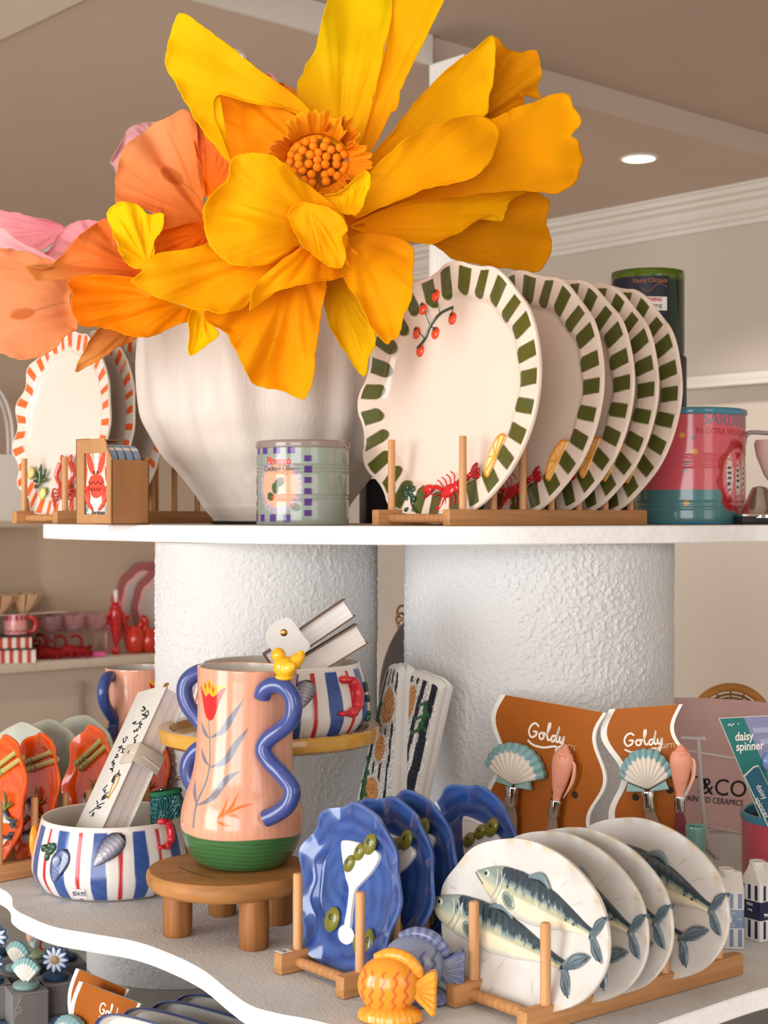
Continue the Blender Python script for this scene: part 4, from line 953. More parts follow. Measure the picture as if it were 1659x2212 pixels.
k = K(); k.ell((-q-.0012, .016, .106), (.0006, .0022, .0022), '3A342E'); k.tube([(-q-.001, .016, .106), (-q-.001, .0, .104), (-.004, -.0062, .103), (q, -.0062, .1)], .0005, 'E8E2D8', 6, 3); k.build('cord', MATTE, nb)
k = K()
for z in (.001, .199):
    for sg in (-1, 1): k.box((sg*(.029/2+.0008), .004, z), (.0026, .009, .006), 'D9A445', .0005)
k.build('gold_corner', BRASS, nb)
# two notebooks lying in the upper bowl
def lying(px, py, d, deg, roll, L, W, Tk, label, cov, page):
    x = Vector((math.cos(math.radians(deg)), .12, math.sin(math.radians(deg))))
    z = x  # length axis
    e0 = Vector((math.sin(math.radians(deg)), 0, -math.cos(math.radians(deg))))
    z = z.normalized(); e0 = (e0-z*e0.dot(z)).normalized(); y = z.cross(e0)
    M = Matrix((e0, y, z)).transposed().to_4x4(); M.translation = P(px, py, d)
    if y.y < 0:
        e0 = -e0; y = z.cross(e0); M = Matrix((e0, y, z)).transposed().to_4x4(); M.translation = P(px, py, d)
    return notebook('notebook', M, L, W, Tk, cov, page, label, 'notebooks in the upper bowl')
na = lying(580, 1432, 1.815, 34, 0, .118, .05, .022, 'upper brown notebook in the bowl on the amber stand, with a round rivet tab', '6E564A', 'EDE8E4')
nb2 = lying(648, 1452, 1.80, 31, 0, .088, .05, .024, 'lower notebook in the bowl on the amber stand, its pages fanned open', '75604F', 'E6DED6')
Mt = frame(P(613, 1380, 1.785), (math.cos(math.radians(-56)), 0, math.sin(math.radians(-56))), (math.cos(math.radians(34)), 0, math.sin(math.radians(34))))
k = K(); o_ = catmull([(-.018, .018), (-.022, .004), (-.018, -.012), (-.008, -.019), (.012, -.019), (.026, -.019), (.026, .019), (.006, .021), (-.008, .021)], 5, True); k.prism(o_*1.0, 0, .0016, 'CFCBC4', .0004)
wm = Mt; tb = k.build('rivet_tab', SATIN, na, None); tb.matrix_parent_inverse = na.matrix_world.inverted(); tb.matrix_basis = wm
k = K(); k.ell((-.006, -.0005, .004), (.0042, .001, .0042), 'A8763E'); k.build('rivet', BRASS, tb)
# ---- tulip vase ----
VD = 1.665; S_ = VD/FPX; VZ = -.3785
def make_vase(M, label):
    e = empty('tulip_vase', M, label, 'vase', 'peach tulip vases')
    prof = catmull([(.036, 0), (.044, .0012), (.052, .007), (.0605, .020), (.0655, .036), (.0670, .048), (.0655, .062), (.0612, .078), (.0566, .094), (.0535, .112), (.0522, .135), (.0525, .170), (.0535, .200), (.0542, .213)], 8)
    tilt = math.radians(1.9); B = Vector((X(520, VD), VD, VZ))
    def vl(px, py, d=1.612):
        dx, dz = X(px, d)-B.x, Z(py, d)-B.z; return (dx*math.cos(tilt)-dz*math.sin(tilt), dx*math.sin(tilt)+dz*math.cos(tilt))
    def paint(V):
        x, z = V[:, 0], V[:, 2]; c = np.tile(lin('E2A184'), (len(V), 1)); an = np.arctan2(x, -V[:, 1])
        st = .5+.5*np.sin(an*46+2*np.sin(an*13)); c = c*(1-.09*st[:, None])
        zg = .0385+.0012*np.sin(an*3)
        g = lin('3E6E3E')*(1-.25*(.5+.5*np.sin(z*1300+np.sin(an*5)))[:, None]); mg = ss(z-zg, .0008)[:, None]; c = c*(1-mg)+g*mg
        fr = (V[:, 1] < .005).astype(float)
        def ln(pts, w): return m_line(x, z, [vl(*q) for q in pts], w, .0007)*fr
        c = over(c, ln([(447,1561),(450,1598),(450,1658),(441,1697),(422,1741),(416,1789)], [.0012, .0014, .0016, .0018, .002, .0022]), '6F7884')
        for pts, w in (([(452,1597),(480,1580),(500,1550),(527,1510)], [.0008, .0065, .0065, .0002]), ([(451,1661),(485,1645),(510,1608),(537,1572)], [.0008, .0072, .0070, .0002]), ([(423,1743),(460,1722),(490,1683),(523,1664)], [.0008, .006, .0062, .0002]),
                       ([(450,1600),(438,1588),(428,1565)], [.0006, .0042, .0002]), ([(449,1659),(437,1645),(429,1622)], [.0006, .0042, .0002]), ([(422,1741),(416,1720),(416,1692)], [.0006, .0045, .0002])):
            c = over(c, ln(pts, w)*.92, '67717F')
        for pts, w in (([(468,1769),(482,1752),(494,1720)], [.0006, .0030, .0004]), ([(478,1760),(502,1740),(516,1710)], [.0006, .0032, .0004]), ([(480,1762),(515,1742),(550,1733)], [.0006, .0030, .0004]), ([(490,1757),(508,1758),(521,1763)], [.0006, .0036, .0004]), ([(468,1769),(485,1776),(500,1780)], [.0006, .0036, .0004])):
            c = over(c, ln(pts, w), 'E86A1C')
        pl = lambda pts: m_poly(x, z, [vl(*q) for q in catmull(pts, 4, True)])*fr
        c = over(c, pl([(426,1480),(436,1485),(446,1470),(456,1480),(465,1484),(480,1480),(488,1487),(470,1500),(462,1509),(447,1520),(436,1508)]), 'F9A61E')
        c = over(c, pl([(427,1488),(433,1497),(441,1509),(447,1501),(457,1508),(465,1503),(474,1492),(487,1487),(480,1502),(471,1524),(459,1554),(448,1560),(438,1546),(429,1505)]), 'C9201F')
        for px, py in ((439,1486),(449,1484),(458,1492)): c = over(c, m_ell(x, z, *vl(px, py), .0010, .0035, .1)*fr, 'B5421E')
        for a_, t_ in ((2.2, .14), (-2.4, .13), (3.1, .15)):
            c = over(c, m_ell((an-a_+PI) % (2*PI)-PI, z, 0, t_, .12, .02, .1, .01)*(1-fr), '67717F')
        return c
    zz_ = np.linspace(0, .213, 330); prof = np.column_stack([np.interp(zz_, prof[:, 1], prof[:, 0]), zz_])
    k = K(); k.lathe([tuple(q) for q in prof]+[(.0540, .2142), (.0525, .2148), (.0510, .2140)], paint, 520, cap1=False); k.build('body', GLAZE, e)
    k = K(); k.lathe([(.0510, .2140), (.0500, .20), (.0490, .14), (.0600, .05), (.03, .01), (.001, .01)], 'D3CBC0', 80, cap0=False, cap1=False); k.build('inner_wall', GLAZE, e)
    def hp(r_, deg, py, d=1.60): a_ = math.radians(deg); return (r_*math.cos(a_), r_*math.sin(a_), Z(py, d)-VZ)
    R_ = [(.057,-68,1508),(.060,-67,1492),(.068,-61,1479),(.079,-55,1481),(.0875,-51,1508),(.086,-51,1547),(.074,-54,1573),(.061,-61,1598),(.0575,-65,1622),(.064,-60,1647),(.077,-54,1670),(.0885,-50,1700),(.087,-52,1732),(.078,-57,1753),(.068,-64,1768)]
    L_ = [(.055,140,1450),(.068,146,1452),(.080,150,1470),(.083,151,1495),(.078,150,1525),(.064,147,1555),(.053,145,1580),(.055,145,1605),(.068,148,1622),(.076,150,1650),(.074,149,1680),(.064,146,1705)]
    for q, d in ((R_, 1.60), (L_, 1.72)):
        k = K(); k.tube([hp(*w_, d=d) for w_ in q], .0092, '3A4A88', 16, 7); k.build('handle', GLAZE, e)
    # little bird on the right handle
    k = K(); c = np.array(hp(.078, -55, 1440)); Yb = 'F2B01C'
    def bp(dx, dz, dy=0): return (c[0]+dx, c[1]+dy, c[2]+dz)
    k.ell(bp(.000, .001), (.0125, .0105, .0115), Yb, (0, .25, 0), 14, 20); k.ell(bp(-.0068, .0135, -.001), (.0078, .0074, .0078), Yb, nu=12, nv=18)
    k.tube([bp(-.004, .004), bp(.006, .004, .002), bp(.015, .012, .002), bp(.0165, .0185, .002)], [.009, .0085, .0062, .0028], Yb, 14, 5)
    k.ell(bp(.004, .001, -.0085), (.0085, .003, .0055), 'F5BE30', (0, -.5, 0)); k.tube([bp(-.013, .012, -.001), bp(-.0155, .0105, -.001)], [.002, .0004], 'E08A1A', 8)
    k.ell(bp(-.0115, .0155, -.0055), .0009, '2A2018'); k.ell(bp(0, -.0095), (.010, .009, .004), Yb)
    k.build('bird', GLAZE, e)['label'] = 'small yellow bird ornament'
    return e
v1 = make_vase(Matrix.Translation((X(520, VD), VD, VZ)) @ Matrix.Rotation(math.radians(1.9), 4, 'Y'), 'peach vase painted with a red tulip, standing on the wooden stool')
v2 = dup(v1, Matrix.Translation((X(303, 2.38), 2.38, ZL+.0005)) @ Matrix.Rotation(math.radians(86), 4, 'Z'), 'peach vase with blue handle, half hidden behind the left plaster column', 'peach tulip vases')
# ---- stool ----
stl = empty('display_stool', T(X(495, 1.65), 1.65, ZL), 'small round acacia wood stool holding the peach tulip vase', 'stool')
def wob(a, z): return 1+.012*np.sin(2*a+1)+.008*np.sin(3*a)+.004*np.sin(7*a)
k = K(); k.lathe([(.070, .0500), (.082, .0515), (.0875, .057), (.0885, .062), (.0878, .0675), (.085, .0710), (.04, .0712)], 'B07A45', 160, rfun=wob); k.build('seat', WOODX, stl)
k = K(); k.tube([(-.055, -.0, .07135), (-.03, -.035, .0714), (-.01, -.05, .0714)], .0004, '4A2E18', 6, 4); k.build('crack', MATTE, stl)
for px, d in ((383, 1.642), (548, 1.592), (480, 1.727), (600, 1.69)):
    k = K(); k.lathe([(.0145, 0), (.0156, .0015), (.0158, .03), (.0150, .0515)], '9B6638', 40, c=(X(px, d)-X(495, 1.65), d-1.65, .0002), rfun=lambda a, z: 1+.02*np.sin(3*a+z*30)+.012*np.sin(8*a)); k.build('leg', WOODV, stl)
# ================= LOWER SHELF =================
# ---- blue martini plates ----
def blue_paint(V, t, a, lf):
    n = len(V); r_ = np.hypot(V[:, 0], V[:, 2]); sw = .5+.5*np.sin(r_*420+2.2*np.sin(a*2+r_*30)+1.3*np.sin(a*5))
    c = mixc('26468A', '4E6EB0', sw*.5); edge = ss((np.abs(t-1)-.03)*.08, .003); c = over(c, edge*.4, '7F98CC')
    return np.where((t >= 3)[:, None], lin('24408A'), c)
def deep(edge, depth, n=14): return [(.001, depth)]+[(q, depth) for q in np.linspace(.1, edge-.08, 8)]+[(edge-.02, depth*.97), (edge+.01, depth*.82), (edge+.05, depth*.55), (edge+.09, depth*.42)]+[(q, depth*.42*(1-(q-edge-.09)/(1-edge-.09))) for q in np.linspace(edge+.13, 1, 8)]
BP = plate_mesh(.079, .0825, 10, .018, deep(.70, .012), blue_paint, 300, .0045, .0035, jit=.010, seed=2)
bplate = BP.build('blue_plate', GLAZEB)
r = .0855
k = K(); W_ = 'EFEDEA'; yb = .0105
gl = [(-.022, .036), (-.021, .0415), (-.014, .044), (.006, .0445), (.024, .042), (.023, .030), (.012, .014), (.004, .002), (.0005, -.012)]
gl = [(-.026, .040), (-.022, .0445), (0, .046), (.020, .044), (.033, .038), (.025, .022), (.010, .007), (.0035, -.001), (.0022, -.02), (.0028, -.036), (-.0048, -.036), (-.0042, -.02), (-.005, -.001), (-.012, .009), (-.020, .024)]
k.prism(catmull(gl, 4, True), yb-.003, yb+.002, W_, .001); k.ell((-.003, yb, -.044), (.0125, .0032, .0095), W_); k.ell((-.001, yb-.002, -.044), (.003, .0012, .0024), 'D8D6D2')
k.tube([(-.022, yb-.003, .0415), (0, yb-.0035, .0445), (.024, yb-.003, .042)], .0011, W_, 8, 4)
k.build('cocktail_glass_relief', GLAZE, bplate)['label'] = 'white martini glass'
def olive(kk, x, z, rx, rz, an, y=yb): kk.ell((x, y-.001, z), (rx, .0045, rz), '77742A', (0, an, 0), 12, 18); kk.ell((x+rx*.15, y-.0048, z+rz*.2), (rx*.33, .001, rz*.26), '3E4A20')
for x, z, an, rx in ((-.007, .024, .5, .0066), (.006, .0375, .5, .0066), (.020, .0475, .4, .0082)):
    k = K(); olive(k, x, z, rx, .0095 if rx < .007 else .0115, an, yb-.003); k.build('olive_relief', GLAZE, bplate)
k = K(); k.tube([(.024, yb-.003, .056), (.036, yb-.003, .068)], [.0017, .0012], 'D98A50', 8); k.build('pick_relief', GLAZE, bplate)
for x, z, an, rx in ((-.026, -.034, .5, .0105), (.022, -.049, -.5, .0110), (.034, -.044, -.1, .0075)):
    k = K(); olive(k, x, z, rx, .0135, an); k.build('olive_relief', GLAZE, bplate)
FB = (-.0416, 1.424); AB = math.radians(40); WB = .098
for i, (s, lb) in enumerate([(.0465, 'blue wavy plate with the martini glass fully visible, frontmost in its rack'), (.0844, 'blue wavy plate second in the rack, just behind the martini plate'),
                             (.1228, 'blue wavy plate third in the rack, its pick tip peeking out'), (.2008, 'blue wavy plate rearmost in the rack, near the beaded cases')]):
    M = plate_at(FB, AB, s+(0, .004, -.003, .002)[i], WB, ZL+.0855+(0, .002, .003, .002)[i], .17, roll=(0, .12, -.1, .2)[i])
    if i == 0: bplate.matrix_world = M; tag(bplate, lb, 'plate', 'blue plates in the rack')
    else: dup(bplate, M, lb, 'blue plates in the rack')
rb = rack('plate_rack', mrack((FB[0], FB[1]-.0), AB, ZL+.0005), .275, WB, 'bamboo rack holding the blue plates, with a white sticker on its left end', None, pos=[.025, .069, .1065, .150, .185, .232, .26], dh=.076)
k = K(); k.box((-WB, .008, .0212), (.012, .014, .0004), 'EDEAE4'); so = k.build('price_sticker', MATTE, rb, smooth=False)
k = K(); V, F = text_arr('MD', .008, depth=.0001); k.add(np.column_stack([-WB+V[:, 1]*.0-V[:, 0]*.9, .008-V[:, 1], .0216+V[:, 2]*.2]), [f for f in F], '55505A'); k.build('lettering', MATTE, so)
# ---- mackerel plates ----
def white_paint(base='D9D5CF'):
    def f(V, t, a, lf):
        n = len(V); c = np.tile(lin(base), (n, 1)); nz = hnoise(V, 60, 3)
        c = over(c, np.clip((t-.9)/.1, 0, 1)*(t <= 1)*np.clip(nz*2.2, 0, .55), 'C9B27A')
        sp = (hnoise(V, 420, 9) > .62)*(t < 1); return over(c, sp*.35, '8B8378')
    return f
flat = [(.001, .008), (.15, .008), (.3, .0079), (.45, .0077), (.6, .0070), (.72, .0058), (.82, .0040), (.9, .0022), (.96, .0008), (1, 0)]
MP = plate_mesh(.111, .0745, 9, .004, flat, white_paint(), 200, .0045, .0012, jit=.006, seed=1)
mplate = MP.build('mackerel_plate', GLAZEW)
def fish_relief(parent, hx, hz, tx, tz, H, th, yb, label, tailtips, small=False, back='34464F', mid='8FA3A0', belly='E9DFC0', seed=1):
    hx, hz, tx, tz = map(float, (hx, hz, tx, tz)); L = math.hypot(tx-hx, tz-hz); ca, sa = (tx-hx)/L, (tz-hz)/L
    nu, nv = 110, 36
    tu = np.linspace(0, 1, nu)
    top = np.interp(tu, [0, .03, .10, .2, .35, .5, .65, .8, .92, 1], [.03, .10, .27, .42, .50, .50, .42, .27, .15, .13])
    bot = np.interp(tu, [0, .03, .10, .2, .35, .5, .65, .8, .92, 1], [.03, .12, .32, .46, .52, .50, .38, .20, .10, .10])
    top = np.convolve(np.pad(top, 3, 'edge'), np.ones(7)/7, 'valid'); bot = np.convolve(np.pad(bot, 3, 'edge'), np.ones(7)/7, 'valid'); top[0] = bot[0] = .01
    V = []; C = []; rs_ = random.Random(seed); sf = yb if callable(yb) else (lambda x, z: yb)
    for i, t in enumerate(tu):
        for j in range(nv):
            q = j/nv*2*PI; cv, sv = math.cos(q), math.sin(q)
            v = (top[i] if cv > 0 else bot[i])*H*cv; w = (top[i]+bot[i])*.5*th*(abs(sv)**.8)*(1 if sv > 0 else -.25)
            if sv > 0: w += .0007*math.sin(t*130+v*300)*(.25 < t < .75)*max(0, cv)+.0008*max(0, 1-abs(t-.24)/.012)
            u = t*L; x = hx+u*ca-v*sa; z = hz+u*sa+v*ca; V.append((x, sf(hx+u*ca, hz+u*sa)-w-.0008, z))
            nz = noise.noise(Vector((x*120, z*120, seed)))
            f = cv+.13*nz+.05*math.sin(t*90+nz*2)*(t > .22)*(cv > 0)
            c = lin(belly)
            if f < -.72: c = lin('D5D3C8')
            if f > -.1: c = lin('D9C88A')*.45+lin(mid)*.55
            if f > .18: c = lin(mid)*.7+lin(back)*.3
            if f > .36: c = lin(back)*(.8+.6*max(0, nz))
            if t < .22: c = c*.35+(lin('A9B5A6') if cv > -.2 else lin('D8CFA6'))*.65
            C.append(c)
    k = K(); C = np.array(C); rings = np.array(V).reshape(nu, nv, 3)
    V2 = rings.reshape(-1, 3); k.add(V2, gridfaces(nu, nv, True)+[list(range(nv))[::-1], list(range((nu-1)*nv, nu*nv))], lambda v_: C)
    o = k.build('fish_relief', GLAZEW, parent); o['label'] = label
    def at(t, v, w=0): return (hx+t*L*ca-v*H*sa, sf(hx+t*L*ca, hz+t*L*sa)-w-.0008, hz+t*L*sa+v*H*ca)
    yb = sf(tx, tz)+.0028
    an = math.atan2(sa, ca)
    e = K(); e.ell(at(.10, .10, th*.27), (H*.085, th*.10, H*.085), 'C9CFC6'); e.ell(at(.10, .10, th*.37), (H*.045, th*.05, H*.045), '15181A'); e.build('eye', GLAZE, o)
    g = K()
    for t0, b in ((.19, .34), (.225, .40)): g.tube([at(t0-.01, .30, th*.30), at(t0+.02, .12, th*.50), at(t0+.022, -.12, th*.50), at(t0-.015, -b, th*.28)], H*.02, 'B9BEB2', 8, 5)
    g.tube([at(.0, -.02, .001), at(.04, -.10, th*.16), at(.085, -.17, th*.26)], H*.016, '7A8078', 6, 4); g.build('gill', GLAZE, o)
    p = K(); p.ell(at(.33, -.20, th*.50), (H*.24, th*.09, H*.15), '8E9C92', (0, -an+.45, 0), 10, 18); p.ell(at(.335, -.20, th*.56), (H*.17, th*.06, H*.09), '5F726E', (0, -an+.45, 0), 10, 18); p.build('pectoral_fin', GLAZE, o)
    d = K(); d.tube([at(.42, .47, th*.2), at(.52, .60, th*.22), at(.60, .44, th*.2)], [H*.03, H*.09, H*.02], '6F8388', 10, 6, flat=.4, flatdir=(0, 1, 0)); d.build('dorsal_fin', GLAZE, o)
    s = K()
    for i in range(10): s.ell(at(.30+i*.06, .09+rs_.uniform(-.03, .03)-.005*i, th*(.48-.028*i)), (H*.035, th*.04, H*.03), '2C3B42')
    s.build('spots', GLAZE, o)
    tl = K()
    for (qx, qz), bend in zip(tailtips, (1, -1)):
        dx_, dz_ = qx-tx, qz-tz; L_ = math.hypot(dx_, dz_); nx_, nz_ = -dz_/L_, dx_/L_; o2 = []
        for u_, w_ in ((-.12, .10), (.15, .26), (.45, .36), (.75, .27), (.95, .08), (1.0, 0), (.93, -.08), (.70, -.20), (.42, -.24), (.15, -.16), (-.12, -.10)):
            w_ = w_*L_*.62*bend; o2.append((tx+dx_*u_+nx_*w_, tz+dz_*u_+nz_*w_))
        tl.prism(catmull(o2, 4, True), yb-.0078, yb-.0026, (lambda V_: mixc('3E4F5A', '8494 9A'.replace(' ', ''), np.clip(.45+1.1*hnoise(V_, 150, 2), 0, 1))), .0016)
        for f_ in (-.10, .05, .18): tl.tube([(tx+dx_*.1, yb-.0072, tz+dz_*.1), (tx+dx_*.5+nx_*f_*L_*bend, yb-.0080, tz+dz_*.5+nz_*f_*L_*bend), (tx+dx_*.86+nx_*f_*.5*L_*bend, yb-.0076, tz+dz_*.86+nz_*f_*.5*L_*bend)], H*.018, '566872', 6, 4)
    tl.build('tail', GLAZEW, o)
    return o
def ml(px, py):
    r_ = (px-829.5)/3300; x = (r_*1.388-.1222)/(.616+.788*r_); return (x, (1115-py)/3300*(1.388-.788*x)+.371)
def msurf(x, z): r_ = min(1, math.hypot(x/.111, z/.0745)); return float(np.interp(r_, [q[0] for q in flat], [q[1] for q in flat]))
fish_relief(mplate, *ml(1012, 1884), *ml(1272, 2024), .042, .013, msurf, 'upper mackerel', [ml(1303, 1982), ml(1300, 2082)], seed=1)
fish_relief(mplate, *ml(929, 1944), *ml(1216, 2090), .042, .013, msurf, 'lower mackerel, its head overhanging the edge', [ml(1270, 2068), ml(1236, 2158)], seed=5)
FM = (.119, 1.324); AM = math.radians(38); WM = .095
for i, (s, lb) in enumerate([(.0438, 'white plate with two mackerel fully visible, frontmost in the rack at lower right'), (.0865, 'white mackerel plate second in the rack, close behind the front one'),
                             (.1112, 'white mackerel plate third in the rack, wedged near the second'), (.1864, 'white mackerel plate rearmost in the rack, standing apart from the others')]):
    M = plate_at(FM, AM, s+(-.002, .004, .011, .012)[i], WM, ZL+.0795, .16, roll=(0, .05, .02, .03)[i])
    if i == 0: mplate.matrix_world = M; tag(mplate, lb, 'plate', 'white mackerel plates in the rack')
    else: dup(mplate, M, lb, 'white mackerel plates in the rack')
rack('plate_rack', mrack(FM, AM, ZL+.0005), .292, WM, 'bamboo rack holding the white mackerel plates at the lower right', None, pos=[.029, .0705, .1075, .145, .184, .223, .261], dh=.073)
# ---- orange plates at left ----
def or_paint(V, t, a, lf):
    r_ = np.hypot(V[:, 0], V[:, 2]); sw = .5+.5*np.sin(r_*300+2*np.sin(a*3)+a)
    c = mixc('E0480E', 'F26A1E', sw*.6); return over(c, ss((np.abs(t-1)-.03)*.07, .003)*.5, 'FF7A2A')
OPl = plate_mesh(.0595, .0815, 8, .022, deep(.74, .010), or_paint, 240, .004, .003, jit=.010, seed=5)
op = OPl.build('orange_plate', GLAZE)
def ol(px, py): return ((px-185)/60*.058, (1705-py)/140*.0775)
for (a_, b_) in ((ol(205, 1592), ol(140, 1650)), (ol(222, 1602), ol(150, 1662))):
    k = K(); k.tube([(a_[0], .006, a_[1]), ((a_[0]+b_[0])/2, .007, (a_[1]+b_[1])/2), (b_[0], .008, b_[1])], [.0036, .0036, .0042], 'B7B066', 10, 4)
    for q in range(3): t_ = .7+.13*q; k.ell((a_[0]+(b_[0]-a_[0])*t_, .0045, a_[1]+(b_[1]-a_[1])*t_), (.003, .0015, .0045), '7E8A3E', (0, -.6, 0))
    k.build('asparagus_relief', GLAZE, op)
k = K()
for pts in ([(-.03, -.050), (-.005, -.025), (.018, .002)], [(-.012, -.030), (.008, -.022), (.026, -.020)], [(.004, -.014), (.002, .002), (-.004, .010)], [(.010, -.008), (.024, -.002)]):
    k.tube([(x, .0065, z) for x, z in pts], [.002]*(len(pts)-1)+[.0008], '6E8030', 8, 4)
k.build('seaweed_relief', GLAZE, op)
fish_relief(op, -.028, -.012, .026, -.027, .021, .010, .0085, 'small grey fish', [(.036, -.020), (.037, -.031)], small=True, back='2F3E5E', mid='8A94A6', belly='E9E6E4', seed=3)
fish_relief(op, -.018, -.062, .022, -.045, .017, .008, .0085, 'lower small grey fish', [(.031, -.036), (.033, -.044)], small=True, back='2F3E5E', mid='6F7C96', belly='B9C0CC', seed=4)
FO2 = (-.495, 1.863); AO2 = math.radians(42); WO2 = .09
for i, (s, lb) in enumerate([(.052, 'bright orange fish plate cut off by the left edge of the picture'), (.097, 'bright orange fish plate second from the left edge'),
                             (.180, 'bright orange fish plate third from the left edge, asparagus clearly visible'), (.262, 'bright orange fish plate rearmost, partly behind the cream notebook')]):
    M = plate_at(FO2, AO2, s, WO2, ZL+.092, .13, roll=(0, .15, -.12, .1)[i])
    if i == 0: op.matrix_world = M; tag(op, lb, 'plate', 'orange fish plates at the left')
    else: dup(op, M, lb, 'orange fish plates at the left')
rack('plate_rack', mrack(FO2, AO2, ZL+.0005), .345, WO2, 'bamboo rack holding the orange fish plates at the left edge', None, pos=[.028, .077, .121, .156, .205, .242, .29, .325], dh=.078)
# ---- sage grey plates behind ----
SP_ = plate_mesh(.088, .0715, 7, .010, flat, white_paint('B9BDB2'), 120, .004, .0015, jit=.012, seed=3)
spl = SP_.build('grey_plate', GLAZEW)
FS = (X(15, 2.21)+.03, 2.16); AS = math.radians(45)
for i, (s, lb) in enumerate([(.03, 'grey green plate leftmost behind the orange plates'), (.075, 'grey green plate in the middle behind the orange plates'), (.135, 'grey green plate rightmost behind the orange plates')]):
    M = plate_at(FS, AS, s, .09, ZL+.0785, .12, roll=.1*i)
    if i == 0: spl.matrix_world = M; tag(spl, lb, 'plate', 'grey green plates at the left')
    else: dup(spl, M, lb, 'grey green plates at the left')
rack('plate_rack', mrack(FS, AS, ZL+.0005), .24, .09, 'bamboo rack holding the grey green plates behind the orange ones', None, pos=[.012, .052, .1, .16, .21], dh=.07)
# ---- zip pouch in the left bowl ----
e = empty('zip_pouch', frame(P(377, 1815, 1.835), (.9, .42, .1), (.05, .12, .99)), 'small beaded teal zip pouch standing in the left striped bowl', 'pouch')
k = K(); rings = []
n = 48; a = np.arange(n)*2*PI/n
for z, w_, d_ in ((-.03, .020, .009), (0, .0225, .013), (.03, .0225, .0125), (.050, .020, .011), (.056, .017, .010)):
    rings.append(np.column_stack([w_*np.sign(np.cos(a))*np.abs(np.cos(a))**.7, .013+d_*np.sin(a), np.full(n, z)]))
def bd(V): return mixc('1F5A5C', '8FD0CC', (np.sin(V[:, 0]*2600) > .2)*(np.sin(V[:, 2]*2600) > .0)*.8)
R2 = []
q = np.array(rings).transpose(1, 2, 0)
zs_ = np.linspace(-.03, .056, 90); R2 = [np.column_stack([[np.interp(z, [-.03, 0, .03, .05, .056], rings_k) for rings_k in q[:, 0, :]], [np.interp(z, [-.03, 0, .03, .05, .056], rings_k) for rings_k in q[:, 1, :]], np.full(n, z)]) for z in zs_]
k.loft(R2, bd); k.build('body', BEADS, e)
k = K(); k.tube([(x, .013+y, .0565) for x, y in zip(.0175*np.cos(np.linspace(0, 2*PI, 30)), .010*np.sin(np.linspace(0, 2*PI, 30)))], .0032, '2E6B4A', 10); k.build('piping', FABRIC, e)
k = K(); k.box((0, .013, .058), (.030, .006, .003), '2A2E33', .001); k.build('zip', FABRIC, e)
k = K(); k.tube([(-.006, .010, .062), (.004, .010, .065), (.018, .011, .0705)], .0007, 'B9A58A', 8); k.ell((-.005, .012, .061), (.003, .003, .002), 'C9B899'); k.tube([(.018+.003*math.cos(t_), .011, .0705+.002*math.sin(t_)) for t_ in np.linspace(0, 6.3, 12)], .0006, 'B9A58A', 6)
k.build('zip_pull', CHROME, e)
# ---- beaded cases leaning on the right column ----
def qslab(name, TL, TR, BL, BR, tdir, th, paint, side, label, puff=.006, nu=150, nv=46):
    TL, TR, BL, BR = map(np.array, (TL, TR, BL, BR)); tdir = np.array(Vector(tdir).normalized())
    s = np.linspace(0, 1, nv); t = np.linspace(0, 1, nu); V = []; S = []; Tq = []
    for ti in t:
        for si in s:
            L_ = TL*(1-ti)+BL*ti; R_ = TR*(1-ti)+BR*ti; p = L_*(1-si)+R_*si
            # rounded top corners
            p = p-tdir*puff*(math.sin(si*PI)**.5)*(math.sin(min(1, ti*1.0+.001)*PI)**.35)
            p = p-np.array([0, 0, .006])*(abs(2*si-1)**6)*(1-ti)**8
            V.append(p); S.append(si); Tq.append(ti)
    V = np.array(V); S = np.array(S); Tq = np.array(Tq)
    M = Matrix.Translation(Vector((BL+BR)/2)); inv_ = np.array(M.translation)
    e = empty(name, M, label, 'case', 'beaded cases leaning on the column')
    k = K(); C = paint(S, Tq); Vb = V+tdir*.002+np.array([0, 0, 0])
    F = gridfaces(nu, nv, flip=True); k.add(V-inv_, F, lambda v: C); k.build('beaded_front', BEADS, e)
    # fabric shell behind
    idx = [j for j in range(nv)]+[i*nv+nv-1 for i in range(1, nu)]+[(nu-1)*nv+j for j in range(nv-2, -1, -1)]+[i*nv for i in range(nu-2, 0, -1)]
    rim = V[idx]-inv_; c = rim.mean(0); k = K()
    rings = [rim, c+(rim-c)*1.03+tdir*.004, c+(rim-c)*1.04+tdir*th*.35, c+(rim-c)*.995+tdir*th*.48, c+(rim-c)*.995+tdir*th*.52, c+(rim-c)*1.04+tdir*th*.65, c+(rim-c)*1.0+tdir*th]
    k.loft(rings, side, cap0=False); k.build('fabric_back', FABRIC, e)
    return e
